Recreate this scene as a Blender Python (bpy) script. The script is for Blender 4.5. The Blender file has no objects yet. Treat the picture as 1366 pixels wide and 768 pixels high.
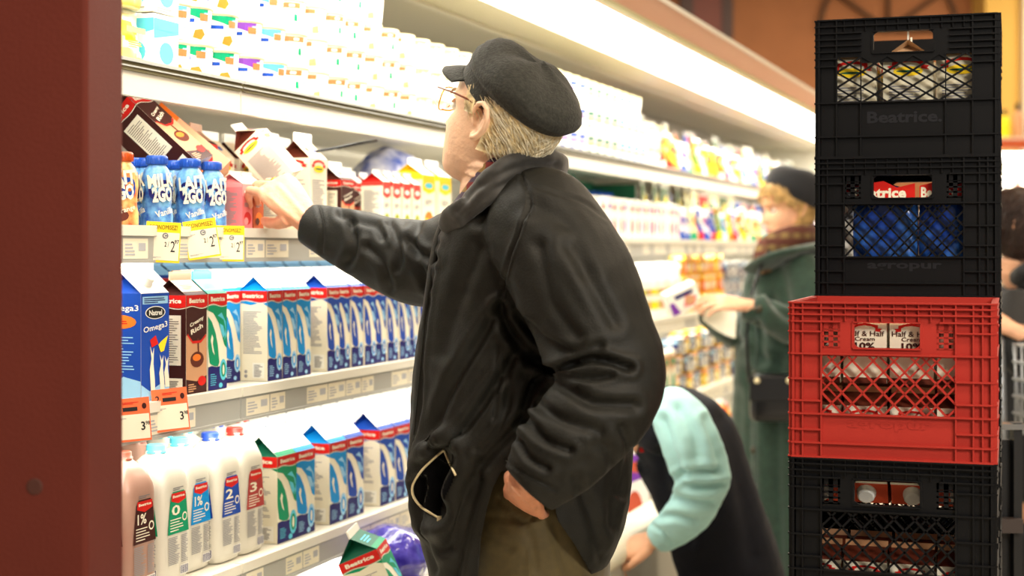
import bpy, bmesh, math, random
import numpy as np
from mathutils import Vector, Matrix
C = bpy.context.scene.collection
R = math.radians
PI = math.pi
random.seed(7)
# ------------------------------------------------------------------ camera
H = 1.43            # camera height
F_PX = 2050.0       # focal length in pixels of a 1366 wide frame
cam_d = bpy.data.cameras.new('camera'); cam = bpy.data.objects.new('camera', cam_d); C.objects.link(cam)
cam.location = (0, 0, H); cam.rotation_euler = (PI/2, 0, 0)
cam_d.sensor_width = 36; cam_d.lens = F_PX/1366*36
cam_d.shift_y = -51/1366
cam_d.dof.use_dof = True; cam_d.dof.focus_distance = 2.78; cam_d.dof.aperture_fstop = 2.9
bpy.context.scene.camera = cam
vs = bpy.context.scene.view_settings
vs.view_transform = 'Standard'; vs.look = 'None'; vs.gamma = 1; vs.use_curve_mapping = False
vs.exposure = 0.38
# ------------------------------------------------------------------ frames
TH = R(20.02)
dS = Vector((math.sin(TH), math.cos(TH), 0))      # along the aisle
nS = Vector((-math.cos(TH), math.sin(TH), 0))     # into the shelves
AR = PI/2 - TH                                    # z rotation of a thing that faces the aisle
Q0 = 1.58                                         # shelf front plane
def W(s, q, z=0.0): return dS*s + nS*q + Vector((0, 0, z))
def s_of(px, q=Q0):
    z = F_PX*q/(math.cos(TH)*(1430-px)); return (z-q*math.sin(TH))/math.cos(TH)
def P(px, py, Y): return Vector(((px-683)/F_PX*Y, Y, H+(333-py)/F_PX*Y))
ZA, ZB, ZC, ZD = H+.336, H+.040, H-.281, H-.636   # the four shelf tops
ZE = .47                                          # well deck
# ------------------------------------------------------------------ light
world = bpy.data.worlds.new('world'); bpy.context.scene.world = world; world.use_nodes = True
world.node_tree.nodes['Background'].inputs[0].default_value = (1.0, .93, .85, 1)
world.node_tree.nodes['Background'].inputs[1].default_value = 0.16
def area(name, loc, rot, sx, sy, energy, col=(1, .95, .84)):
    l = bpy.data.lights.new(name, 'AREA'); l.shape = 'RECTANGLE'; l.size = sx; l.size_y = sy
    l.energy = energy; l.color = col
    o = bpy.data.objects.new(name, l); C.objects.link(o); o.location = loc; o.rotation_euler = rot
    return o
def aim_rot(dirv, xaxis):
    z = -dirv.normalized(); x = (xaxis - xaxis.dot(z)*z).normalized(); y = z.cross(x)
    return Matrix((x, y, z)).transposed().to_euler()
S0, S1 = 2.1, 11.2                                # case extent along the aisle
SM, SL = (S0+S1)/2, S1-S0
area('canopy_lamp_light', W(SM, 1.42, H+.675), aim_rot(nS*.15+Vector((0, 0, -1)), dS), SL, .22, 44)
for nm, zz, e in (('a', ZA, 9), ('b', ZB, 11.5), ('c', ZC, 11), ('d', ZD, 11)):
    area('shelf_lamp_light_'+nm, W(SM, 1.625, zz-.062), aim_rot(nS*.75+Vector((0, 0, -1)), dS), SL, .03, e)
area('crate_fill_light', (2.1, -.5, 2.7), aim_rot(Vector((-.6, 3.1, -1.6)), Vector((1, 0, 0))), .9, .5, 62, (1, .95, .88))  # added fill light out of view, aimed to brighten the crate contents
for (x, y, e) in ((.6, 1.2, 55), (2.6, 4.5, 60), (4.2, 8.5, 130), (1.4, -1.2, 110), (5.0, 12, 90), (2.0, 11.5, 80)):
    area('ceiling_lamp_light', (x, y, 4.15), (0, 0, 0), 1.2, .6, e, (1, .84, .64))
# ------------------------------------------------------------------ materials
MATS = {}
def mat(name, col, rough=.5, metal=0, emit=0, noise=0, nscale=30, bump=0, bscale=60, coat=0, sheen=0, trans=0, alpha=1, ior=1.45, col2=None, spec=.5):
    if name in MATS: return MATS[name]
    m = bpy.data.materials.new(name); m.use_nodes = True
    nt = m.node_tree; b = nt.nodes['Principled BSDF']
    b.inputs['Base Color'].default_value = (*col, 1); b.inputs['Roughness'].default_value = rough
    b.inputs['Metallic'].default_value = metal
    b.inputs['Specular IOR Level'].default_value = spec
    if coat: b.inputs['Coat Weight'].default_value = coat
    if sheen: b.inputs['Sheen Weight'].default_value = sheen
    if trans: b.inputs['Transmission Weight'].default_value = trans
    b.inputs['IOR'].default_value = ior
    if emit: b.inputs['Emission Color'].default_value = (*col, 1); b.inputs['Emission Strength'].default_value = emit
    if noise or col2:
        n = nt.nodes.new('ShaderNodeTexNoise'); n.inputs['Scale'].default_value = nscale; n.inputs['Detail'].default_value = 4
        tc = nt.nodes.new('ShaderNodeTexCoord'); nt.links.new(tc.outputs['Object'], n.inputs['Vector'])
        r = nt.nodes.new('ShaderNodeValToRGB'); r.color_ramp.elements[0].position = .35; r.color_ramp.elements[1].position = .65
        c2 = col2 or tuple(c*(1+noise) for c in col); c1 = col if col2 else tuple(c*(1-noise) for c in col)
        r.color_ramp.elements[0].color = (*c1, 1); r.color_ramp.elements[1].color = (*c2, 1)
        nt.links.new(n.outputs['Fac'], r.inputs[0]); nt.links.new(r.outputs[0], b.inputs['Base Color'])
    if bump:
        n = nt.nodes.new('ShaderNodeTexNoise'); n.inputs['Scale'].default_value = bscale; n.inputs['Detail'].default_value = 3
        tc = nt.nodes.new('ShaderNodeTexCoord'); nt.links.new(tc.outputs['Object'], n.inputs['Vector'])
        bp = nt.nodes.new('ShaderNodeBump'); bp.inputs['Strength'].default_value = bump; bp.inputs['Distance'].default_value = .01
        nt.links.new(n.outputs['Fac'], bp.inputs['Height']); nt.links.new(bp.outputs[0], b.inputs['Normal'])
    MATS[name] = m; return m
def srgb(r, g, b):
    f = lambda c: (c/255/12.92) if c <= 10 else ((c/255+.055)/1.055)**2.4
    return (f(r), f(g), f(b))
def cm(name, r, g, b, **k): return mat(name, srgb(r, g, b), **k)
cream = cm('cream_print', 236, 230, 208, rough=.5, spec=.25)
white = cm('white_plastic', 240, 238, 228, rough=.3)
red = cm('red_print', 204, 28, 20, rough=.5, spec=.25)
navy = cm('navy_print', 22, 22, 98, rough=.5, spec=.25)
dblue = cm('deep_blue_print', 20, 68, 165, rough=.5, spec=.25)
lblue = cm('sky_blue_print', 0, 138, 212, rough=.5, spec=.25)
green = cm('green_print', 0, 142, 98, rough=.5, spec=.25)
dgreen = cm('dark_green_print', 10, 95, 70, rough=.5, spec=.25)
paleb = cm('pale_blue_print', 150, 200, 235, rough=.5, spec=.25)
brown = cm('brown_print', 92, 40, 26, rough=.5, spec=.25)
choc = cm('chocolate_print', 60, 24, 20, rough=.5, spec=.25)
orange = cm('orange_print', 235, 120, 40, rough=.5, spec=.25)
tan = cm('tan_print', 200, 150, 110, rough=.5, spec=.25)
pink = cm('pink_print', 225, 130, 130, rough=.5, spec=.25)
yellow = cm('yellow_print', 250, 215, 40, rough=.5, spec=.25)
purple = cm('purple_print', 120, 60, 160, rough=.5, spec=.25)
grey = cm('grey_print', 120, 120, 125, rough=.5)
fine = cm('fine_print_grey', 150, 148, 150, rough=.5)
ink = cm('black_ink', 18, 18, 20, rough=.5)
tagor = cm('orange_tag', 240, 110, 60, rough=.5)
paper = cm('tag_paper', 235, 228, 205, rough=.6)
cyan = cm('cyan_print', 90, 195, 220, rough=.5, spec=.25)
capblue = cm('blue_cap_plastic', 35, 85, 185, rough=.3)
capor = cm('orange_cap_plastic', 190, 80, 30, rough=.3)
choc_plastic = cm('chocolate_milk_plastic', 170, 132, 116, rough=.3)
# ------------------------------------------------------------------ mesh builder
TXT = {}
def text_mesh(s, bold=.02, shear=0):
    k = (s, bold, shear)
    if k in TXT: return TXT[k]
    c = bpy.data.curves.new('t', 'FONT'); c.body = s; c.resolution_u = 2; c.offset = bold; c.shear = shear; c.fill_mode = 'FRONT'
    c.align_x = 'CENTER'; c.align_y = 'CENTER'
    o = bpy.data.objects.new('t', c); C.objects.link(o)
    dg = bpy.context.evaluated_depsgraph_get(); dg.update()
    me = bpy.data.meshes.new_from_object(o.evaluated_get(dg))
    v = [(p.co.x, p.co.y) for p in me.vertices]; f = [tuple(p.vertices) for p in me.polygons]
    C.objects.unlink(o); bpy.data.objects.remove(o); bpy.data.curves.remove(c); bpy.data.meshes.remove(me)
    if v:
        xs = [a for a, b in v]; ys = [b for a, b in v]; cx = (min(xs)+max(xs))/2; cy = (min(ys)+max(ys))/2
        wd = max(xs)-min(xs); hd = max(ys)-min(ys); v = [((a-cx)/wd, (b-cy)/hd) for a, b in v]
    TXT[k] = (v, f); return TXT[k]
class Frame:
    def __init__(s, o, u, v):
        s.o = Vector(o); s.u = Vector(u).normalized(); s.v = Vector(v).normalized(); s.n = s.u.cross(s.v)
    def p(s, u, v, d=0): return s.o + s.u*u + s.v*v + s.n*d
class MB:
    def __init__(s): s.v = []; s.f = []; s.m = []; s.sm = []; s.mats = []
    def mi(s, m):
        if m not in s.mats: s.mats.append(m)
        return s.mats.index(m)
    def add(s, vs_, fs, m, smooth=False):
        b = len(s.v); s.v += [tuple(p) for p in vs_]; i = s.mi(m)
        for f in fs: s.f.append(tuple(b+k for k in f)); s.m.append(i); s.sm.append(smooth)
    def box(s, c, d, m, rot=None):
        c = Vector(c); pts = []
        for x in (-1, 1):
            for y in (-1, 1):
                for z in (-1, 1):
                    p = Vector((x*d[0]/2, y*d[1]/2, z*d[2]/2))
                    if rot: p = rot @ p
                    pts.append(c+p)
        s.add(pts, [(0, 1, 3, 2), (4, 6, 7, 5), (0, 4, 5, 1), (2, 3, 7, 6), (0, 2, 6, 4), (1, 5, 7, 3)], m)
    def fbox(s, fr, u0, u1, v0, v1, d0, d1, m):
        pts = [fr.p(u, v, d) for u in (u0, u1) for v in (v0, v1) for d in (d0, d1)]
        s.add(pts, [(0, 1, 3, 2), (4, 6, 7, 5), (0, 4, 5, 1), (2, 3, 7, 6), (0, 2, 6, 4), (1, 5, 7, 3)], m)
    def fbar(s, fr, a, b, w, d0, d1, m):
        dx, dy = b[0]-a[0], b[1]-a[1]; L = math.hypot(dx, dy)
        if L < 1e-5: return
        nx, ny = -dy/L*w/2, dx/L*w/2; pts = []
        for (x, y) in (a, b):
            for sg in (-1, 1):
                for d in (d0, d1): pts.append(fr.p(x+sg*nx, y+sg*ny, d))
        s.add(pts, [(0, 1, 3, 2), (4, 6, 7, 5), (0, 4, 5, 1), (2, 3, 7, 6), (0, 2, 6, 4), (1, 5, 7, 3)], m)
    def poly(s, fr, pts, m, lift=.0004):
        s.add([fr.p(u, v, lift) for u, v in pts], [tuple(range(len(pts)))], m)
    def rect(s, fr, u0, v0, u1, v1, m, lift=.0004): s.poly(fr, [(u0, v0), (u1, v0), (u1, v1), (u0, v1)], m, lift)
    def disc(s, fr, cu, cv, r, m, lift=.0006, n=16, ry=None):
        ry = ry or r
        s.poly(fr, [(cu+r*math.cos(2*PI*i/n), cv+ry*math.sin(2*PI*i/n)) for i in range(n)], m, lift)
    def text(s, fr, st, cu, cv, w, h, m, lift=.0008, bold=.02, shear=0, ang=0, fn=None):
        v, f = text_mesh(st, bold, shear); ca, sa = math.cos(ang), math.sin(ang)
        pts = []
        for a, b in v:
            x, y = a*w, b*h; X, Y = cu+x*ca-y*sa, cv+x*sa+y*ca
            pts.append(fn(X, Y) if fn else fr.p(X, Y, lift))
        s.add(pts, f, m)
    def lines(s, fr, u0, v0, u1, v1, n, m, lift=.0008, seed=1, fill=.5):
        rr = random.Random(seed); dv = (v1-v0)/n
        for i in range(n):
            v = v0+dv*i; e = u0+(u1-u0)*rr.uniform(.55, 1)
            s.rect(fr, u0, v, e, v+dv*fill, m, lift)
    def lathe(s, prof, m, n=20, o=(0, 0, 0), sx=1, sy=1, power=None, smooth=True, cap=True):
        o = Vector(o); pts = []; fs = []
        for (r, z) in prof:
            for i in range(n):
                a = 2*PI*i/n; c, d = math.cos(a), math.sin(a)
                if power:
                    k = (abs(c)**power+abs(d)**power)**(-1/power); c *= k; d *= k
                pts.append(o+Vector((r*c*sx, r*d*sy, z)))
        for j in range(len(prof)-1):
            for i in range(n): fs.append((j*n+i, j*n+(i+1) % n, (j+1)*n+(i+1) % n, (j+1)*n+i))
        s.add(pts, fs, m, smooth)
        if cap:
            s.add(pts[:n][::-1], [tuple(range(n))], m); s.add(pts[-n:], [tuple(range(n))], m)
    def tube(s, path, r, m, n=8, smooth=True, closed=False):
        path = [Vector(p) for p in path]; rs = r if isinstance(r, (list, tuple)) else [r]*len(path)
        pts = []; fs = []; N = len(path); A = None
        for i, p in enumerate(path):
            t = (path[(i+1) % N]-path[i-1]) if closed else (path[min(i+1, N-1)]-path[max(i-1, 0)])
            t.normalize()
            if A is None: A = t.orthogonal().normalized()
            A = (A-A.dot(t)*t).normalized(); B = t.cross(A)
            for k in range(n):
                a = 2*PI*k/n; pts.append(p+A*rs[i]*math.cos(a)+B*rs[i]*math.sin(a))
        for j in range(N if closed else N-1):
            for k in range(n):
                j2 = (j+1) % N; fs.append((j*n+k, j*n+(k+1) % n, j2*n+(k+1) % n, j2*n+k))
        if not closed: fs.append(tuple(range(n))[::-1]); fs.append(tuple((N-1)*n+k for k in range(n)))
        s.add(pts, fs, m, smooth)
    def loft(s, st, m, n=24, sub=5, ref=Vector((0, 0, 1)), closed=False, pw=2.0, cap=True):
        """st: (centre, a, b[, A axis, B axis]) stations, smoothly interpolated"""
        K = len(st); out = []
        def g(i): return st[i % K] if closed else st[min(max(i, 0), K-1)]
        def cr(a, b, c, d, t): return .5*((2*b)+(c-a)*t+(2*a-5*b+4*c-d)*t*t+(3*b-a-3*c+d)*t**3)
        ax = len(st[0]) > 3
        for i in range(K if closed else K-1):
            for j in range(sub):
                t = j/sub; q = [g(i-1), g(i), g(i+1), g(i+2)]
                out.append(tuple(cr(q[0][k], q[1][k], q[2][k], q[3][k], t) for k in range(len(st[0]))))
        if not closed: out.append(tuple(st[-1]))
        pts = []; fs = []; N = len(out)
        for i, e in enumerate(out):
            c = e[0]
            if ax: A = e[3].normalized(); B = e[4].normalized()
            else:
                t = (out[(i+1) % N][0]-out[i-1][0]) if closed else (out[min(i+1, N-1)][0]-out[max(i-1, 0)][0])
                A = t.cross(ref).normalized(); B = A.cross(t).normalized()
            for k in range(n):
                a = 2*PI*k/n; ca, sa = math.cos(a), math.sin(a)
                kk = (abs(ca)**pw+abs(sa)**pw)**(-1/pw)
                pts.append(c+A*e[1]*ca*kk+B*e[2]*sa*kk)
        for j in range(N if closed else N-1):
            j2 = (j+1) % N
            for k in range(n): fs.append((j*n+k, j*n+(k+1) % n, j2*n+(k+1) % n, j2*n+k))
        if cap and not closed: fs.append(tuple(range(n))[::-1]); fs.append(tuple((N-1)*n+k for k in range(n)))
        s.add(pts, fs, m, True)
    def ball(s, c, r, m, nu=16, nv=10, axes=None):
        c = Vector(c); r = r if isinstance(r, (tuple, list)) else (r, r, r)
        X, Y, Z = axes or (Vector((1, 0, 0)), Vector((0, 1, 0)), Vector((0, 0, 1)))
        pts = [c-Z*r[2]]
        for j in range(1, nv):
            ph = -PI/2+PI*j/nv
            for i in range(nu):
                a = 2*PI*i/nu; pts.append(c+X*r[0]*math.cos(ph)*math.cos(a)+Y*r[1]*math.cos(ph)*math.sin(a)+Z*r[2]*math.sin(ph))
        pts.append(c+Z*r[2]); fs = []
        for i in range(nu): fs.append((0, 1+(i+1) % nu, 1+i))
        for j in range(nv-2):
            for i in range(nu): a = 1+j*nu; fs.append((a+i, a+(i+1) % nu, a+nu+(i+1) % nu, a+nu+i))
        L = len(pts)-1; a = 1+(nv-2)*nu
        for i in range(nu): fs.append((a+i, a+(i+1) % nu, L))
        s.add(pts, fs, m, True)
    def mesh(s, name):
        me = bpy.data.meshes.new(name); me.from_pydata(s.v, [], s.f)
        for m in s.mats: me.materials.append(m)
        me.polygons.foreach_set('material_index', s.m); me.polygons.foreach_set('use_smooth', s.sm); me.update()
        return me
    def build(s, name, parent=None, label=None, bevel=0):
        o = bpy.data.objects.new(name, s.mesh(name)); C.objects.link(o)
        if parent: o.parent = parent
        if label: o['label'] = label
        if bevel:
            b = o.modifiers.new('b', 'BEVEL'); b.width = bevel; b.segments = 2; b.limit_method = 'ANGLE'
        return o
def voxel(mb, vox, smooth=3, name='m', fac=.5):
    o = bpy.data.objects.new('tmp', mb.mesh('tmp')); C.objects.link(o)
    r = o.modifiers.new('r', 'REMESH'); r.mode = 'VOXEL'; r.voxel_size = vox; r.use_smooth_shade = True
    if smooth: q = o.modifiers.new('s', 'SMOOTH'); q.factor = fac; q.iterations = smooth
    dg = bpy.context.evaluated_depsgraph_get(); dg.update()
    me = bpy.data.meshes.new_from_object(o.evaluated_get(dg)); me.name = name
    old = o.data; C.objects.unlink(o); bpy.data.objects.remove(o); bpy.data.meshes.remove(old)
    me.materials.clear(); me.materials.append(mb.mats[0])
    me.polygons.foreach_set('use_smooth', [True]*len(me.polygons)); me.polygons.foreach_set('material_index', [0]*len(me.polygons))
    return me
def put(me, name, parent=None, label=None):
    o = bpy.data.objects.new(name, me); C.objects.link(o)
    if parent: o.parent = parent
    if label: o['label'] = label
    return o
def join_me(mes, name):
    bm = bmesh.new()
    mats = []
    for me in mes:
        off = []
        for m in me.materials:
            if m not in mats: mats.append(m)
            off.append(mats.index(m))
        k = len(bm.faces); bm.from_mesh(me); bm.faces.ensure_lookup_table()
        for f in bm.faces[k:]: f.material_index = off[f.material_index] if off else 0
    out = bpy.data.meshes.new(name); bm.to_mesh(out); bm.free()
    for m in mats: out.materials.append(m)
    return out
def tag(o, label, cat, group=None, kind=None):
    o['label'] = label; o['category'] = cat
    if group: o['group'] = group
    if kind: o['kind'] = kind
    return o
def thing(name, label, cat, loc=(0, 0, 0), rotz=0, group=None, rot=None):
    o = bpy.data.objects.new(name, None); C.objects.link(o); o.location = loc
    o.rotation_euler = rot if rot else (0, 0, rotz); o.empty_display_size = .02
    return tag(o, label, cat, group)
def struct(name, mb, parent=None, bevel=0):
    o = mb.build(name, parent, bevel=bevel)
    if not parent: o['kind'] = 'structure'
    return o
def dup(root, loc, rot, label=None, group=None):
    r = root.copy(); C.objects.link(r); r.location = loc; r.rotation_euler = rot if isinstance(rot, (tuple, list)) or hasattr(rot, 'order') else (0, 0, rot)
    if label: r['label'] = label
    if group: r['group'] = group
    for ch in root.children:
        c = ch.copy(); C.objects.link(c); c.parent = r
        for g2 in ch.children:
            d = g2.copy(); C.objects.link(d); d.parent = c
    return r
class Kind:
    """a prototype used first for itself and then copied"""
    def __init__(s, root): s.root = root; s.used = False
    def place(s, loc, rot, label, group=None):
        rt = rot if isinstance(rot, (tuple, list)) or hasattr(rot, 'order') else (0, 0, rot)
        if not s.used:
            s.used = True; r = s.root; r.location = loc; r.rotation_euler = rt; r['label'] = label
            if group: r['group'] = group
            return r
        return dup(s.root, loc, rt, label, group)
def rmtree(o):
    for c in list(o.children): rmtree(c)
    bpy.data.objects.remove(o)
ORDW = ['first', 'second', 'third', 'fourth', 'fifth', 'sixth', 'seventh', 'eighth', 'ninth', 'tenth', 'eleventh', 'twelfth', 'thirteenth', 'fourteenth', 'fifteenth', 'sixteenth', 'seventeenth', 'eighteenth', 'nineteenth', 'twentieth']
def ordw(i):
    if i < 20: return ORDW[i]
    tens = ['twenty', 'thirty', 'forty', 'fifty'][i//10-2] if (i+1) % 10 else None
    if tens is None: return ['thirtieth', 'fortieth', 'fiftieth', 'sixtieth'][(i+1)//10-3]
    return ['twenty', 'thirty', 'forty', 'fifty'][(i+1)//10-2]+'-'+ORDW[(i+1) % 10-1]
# ------------------------------------------------------------------ building shell
m_floor = cm('pale_floor_tile', 205, 198, 182, rough=.35, noise=.06, nscale=3)
m_ceil = cm('ceiling_tile', 200, 180, 150, rough=.8, noise=.05, nscale=20)
m_brownwall = cm('ochre_brown_wall', 150, 98, 62, rough=.8, noise=.05, nscale=4)
m_ywall = cm('mustard_wall', 196, 158, 78, rough=.8)
m_wwall = cm('offwhite_wall', 225, 216, 198, rough=.8)
b = MB(); b.box((3, 6, -.05), (16, 24, .1), m_floor); struct('floor', b)
b = MB(); b.box((3, 6, 4.35), (16, 24, .1), m_ceil); struct('ceiling', b)
b = MB(); b.box((.35, 14.1, 2.15), (8.3, .2, 4.3), m_brownwall); b.box((-4.6, 14.1, 2.15), (1.6, .2, 4.3), m_brownwall); struct('wall_back', b)
b = MB(); b.box((4.35, 13.9, 2.15), (.32, .6, 4.3), m_ywall); struct('wall_return', b)
b = MB(); b.box((7.6, 13.6, 2.15), (6.2, .2, 4.3), m_wwall); struct('wall_right', b)
# pillar at the left edge
m_pil = cm('brick_red_painted_pillar', 94, 39, 30, rough=.75, noise=.05, nscale=6, bump=.1, bscale=200, spec=.2)
b = MB()
px1 = P(116, 400, 2.0); px2 = P(158, 400, 2.12)
pts2 = [(-1.1, 2.0), (px1.x, 2.0), (px2.x, 2.14), (px2.x-.12, 2.42), (-1.1, 2.42)]
for z0, z1 in ((0, 3.9),):
    n = len(pts2)
    vv = [(x, y, z0) for x, y in pts2]+[(x, y, z1) for x, y in pts2]
    b.add(vv, [tuple(range(n))[::-1], tuple(range(n, 2*n))]+[(i, (i+1) % n, n+(i+1) % n, n+i) for i in range(n)], m_pil)
pil = b.build('square_pillar', bevel=.006); tag(pil, 'brick red painted square pillar filling the left edge of the view', 'pillar')
m_scr = cm('pillar_scuff', 70, 34, 26, rough=.6)
b = MB(); b.lathe([(.011, 0), (.009, .0006)], m_scr, n=14)
sc = b.build('scuff_mark', pil); sc.rotation_euler = (PI/2, 0, 0); sc.location = P(46, 649, 1.9995)
# ------------------------------------------------------------------ refrigerated case
m_case = cm('case_white_enamel', 222, 218, 204, rough=.3)
m_back = cm('case_back_panel', 205, 200, 186, rough=.45)
m_rail = cm('price_rail_plastic', 172, 172, 166, rough=.35)
m_dk = cm('dark_groove', 92, 84, 50, rough=.5)
m_lamp = mat('lamp_tube_glow', (1, .97, .88), emit=5)
m_lamp2 = mat('canopy_lens_glow', (1, .97, .88), emit=5)
m_fascia = cm('tan_fascia', 214, 158, 128, rough=.4)
m_trimw = cm('steel_trim', 215, 210, 200, rough=.3, metal=.3)
m_bump = cm('bumper_cream', 228, 220, 196, rough=.4)
m_grd = cm('grey_toe_panel', 120, 118, 112, rough=.5)
case = thing('refrigerated_display_case', 'long white refrigerated dairy case with lit shelves behind the shoppers', 'display case', W(S0, Q0, 0), AR)
def LB(): return MB()
LQ = lambda q: q-Q0   # local y
b = MB(); L = SL
b.box((L/2, LQ(2.24), 1.12), (L, .06, 2.24), m_back)
for k in range(1, 10): b.box((2.72-S0+.99*(k-1), LQ(2.207), 1.12), (.01, .008, 2.2), m_case)
b.build('back_panel', case)
b = MB()
b.box((L/2, LQ(1.70), ZE-.03), (L, 1.0, .06), m_case)
b.build('well_deck', case)
b = MB(); b.box((L/2, LQ(1.215), .32), (L, .08, .52), m_case); b.box((L/2, LQ(1.20), .06), (L, .05, .12), m_grd); b.build('front_panel', case)
b = MB(); b.tube([(0, LQ(1.19), .585), (L, LQ(1.19), .585)], .033, m_bump, n=16); b.box((L/2, LQ(1.24), .60), (L, .09, .035), m_bump); b.build('bumper_rail', case)
# canopy
hC = H+.72
b = MB()
fr = Frame((0, 0, 0), (1, 0, 0), (0, 0, 1))
def strip(q0, z0, q1, z1, m, t=.012):
    y0, y1 = LQ(q0), LQ(q1)
    b.add([(0, y0, z0), (L, y0, z0), (L, y1, z1), (0, y1, z1), (0, y0, z0+t), (L, y0, z0+t), (L, y1, z1+t), (0, y1, z1+t)],
          [(0, 1, 2, 3), (7, 6, 5, 4), (0, 4, 5, 1), (3, 2, 6, 7), (0, 3, 7, 4), (1, 5, 6, 2)], m)
strip(1.25, hC-.004, 1.29, hC-.004, m_case); strip(1.60, hC, 1.72, hC, m_case); strip(1.727, hC+.004, 1.80, hC+.004, m_case)
strip(1.80, hC+.004, 2.22, hC+.03, m_back)
strip(1.215, hC+.056, 2.24, hC+.056, m_case, .02)
b.build('canopy', case)
b = MB(); strip(1.72, hC+.006, 1.727, hC+.006, m_dk); b.build('canopy_seam', case)
b = MB(); strip(1.775, hC-.006, 1.80, hC-.006, m_trimw, .008); b.build('canopy_inner_trim', case)
b = MB(); strip(1.29, hC, 1.60, hC, m_lamp2, .006); b.build('canopy_light', case)
b = MB()
b.add([(0, LQ(1.25), hC-.012), (L, LQ(1.25), hC-.012), (L, LQ(1.205), hC+.055), (0, LQ(1.205), hC+.055), (0, LQ(1.28), hC-.012), (L, LQ(1.28), hC-.012), (L, LQ(1.235), hC+.062), (0, LQ(1.235), hC+.062)],
      [(0, 1, 2, 3), (7, 6, 5, 4), (0, 4, 5, 1), (3, 2, 6, 7), (0, 3, 7, 4), (1, 5, 6, 2)], m_fascia)
b.build('canopy_fascia', case)
b = MB(); b.box((L/2, LQ(1.215), hC+.062), (L, .03, .014), m_trimw); b.build('fascia_trim', case)
b = MB(); b.box((L/2, LQ(1.253), hC-.006), (L, .02, .018), cm('olive_lip', 165, 158, 105, rough=.4)); b.build('canopy_lip', case)
for x in (-.02, L+.02):
    b = MB(); b.box((x, LQ(1.91), 1.12), (.04, .66, 2.24), m_case); b.box((x, LQ(1.375), .33), (.04, .41, .62), m_case); b.box((x, LQ(1.41), hC+.06), (.04, .34, .12), m_case); b.build('end_panel', case)
faint = cm('faint_tag_print', 178, 180, 184, rough=.6)
def shelf_part(z, kind, depth=.56):
    b = MB(); b.box((L/2, .01+depth/2, z-.012), (L, depth, .024), m_case)
    sh = b.build('shelf', case)
    sections = []; e = 2.72-S0; x0 = 0
    while x0 < L-.01:
        sections.append((x0, min(e, L))); x0 = e; e += .99 if kind != 'A' else 2.97
    for i, (a, c) in enumerate(sections):
        if c-a < .05: continue
        g = .003; r = MB(); f = Frame((0, -.006, z-.062), (1, 0, 0), (0, 0, 1))
        if kind == 'A':
            r.fbox(f, a+g, c-g, .0, .062, -.012, .002, m_case)
            r.fbox(f, a+g, c-g, .044, .060, .002, .006, m_dk); r.fbox(f, a+g, c-g, .0505, .0535, .006, .008, m_rail)
            r.fbox(f, a+g, c-g, .06, .066, -.012, .010, m_rail)
        else:
            r.fbox(f, a+g, c-g, .0, .05, -.012, .002, m_rail); r.fbox(f, a+g, c-g, .047, .066, -.014, .006, m_case)
            r.fbox(f, a+g, c-g, -.002, .003, 0, .006, m_rail)
            rr = random.Random(int(z*100)+i); u = a+.02
            while u < c-.1:
                wd = rr.uniform(.06, .1)
                if rr.random() < .8:
                    r.rect(f, u, .006, u+wd, .042, paper, .0026); r.lines(f, u+.006, .012, u+wd*.5, .036, 4, faint, .003, seed=i)
                    r.rect(f, u+wd*.62, .02, u+wd*.9, .034, faint, .003)
                u += wd+.004
        r.build('price_rail', sh)
    t = MB(); y = .05; t.tube([(.02, y, z-.04), (L-.02, y, z-.04)], .010, m_lamp, n=10); t.build('lamp_tube', sh)
    t = MB(); t.box((L/2, y+.02, z-.027), (L, .06, .005), m_trimw); t.build('lamp_reflector', sh)
for z, k in ((ZA, 'A'), (ZB, 'B'), (ZC, 'C'), (ZD, 'D')): shelf_part(z, k)
# black cable hanging in the bay
b = MB(); b.tube([P(395, 205, 3.6), P(415, 203, 3.58), P(450, 197, 3.62), P(480, 191, 3.68), P(502, 187, 3.75)], .0035, ink)
tag(b.build('cable'), 'thin black cable drooping under the top shelf behind the cartons', 'cable')
# ------------------------------------------------------------------ far background
m_shut = cm('dark_shutter', 60, 30, 20, rough=.5); m_iron = cm('faded_iron', 74, 48, 26, rough=.6)
t = thing('wall_shutter', 'dark brown wooden shutter high on the ochre wall above the case', 'shutter', P(945, 20, 13.98))
b = MB(); b.box((-.05, 0, .35), (.36, .05, 1.1), cm('red_brown_panel', 105, 42, 24, rough=.5)); b.box((-.2, -.03, .35), (.12, .03, 1.1), m_shut); b.build('panel', t)
b = MB(); b.box((.17, 0, .1), (.1, .08, .62), m_shut); b.build('side_post', t)
t = thing('arched_wall_grille', 'half round spoked iron grille on the ochre wall above the crates', 'wall decoration', P(1185, 40, 13.96))
b = MB(); R0 = .62
b.tube([(R0*math.cos(a), 0, R0*math.sin(a)) for a in [PI*i/24 for i in range(25)]], .022, m_iron, n=8); b.build('hoop', t)
for a in (35, 90, 145):
    b = MB(); b.tube([(0, 0, 0), (R0*math.cos(R(a)), 0, R0*math.sin(R(a)))], .02, m_iron, n=8); b.build('spoke', t)
b = MB(); b.tube([(-R0, 0, 0), (R0, 0, 0)], .022, m_iron); b.build('sill_bar', t)
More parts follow.
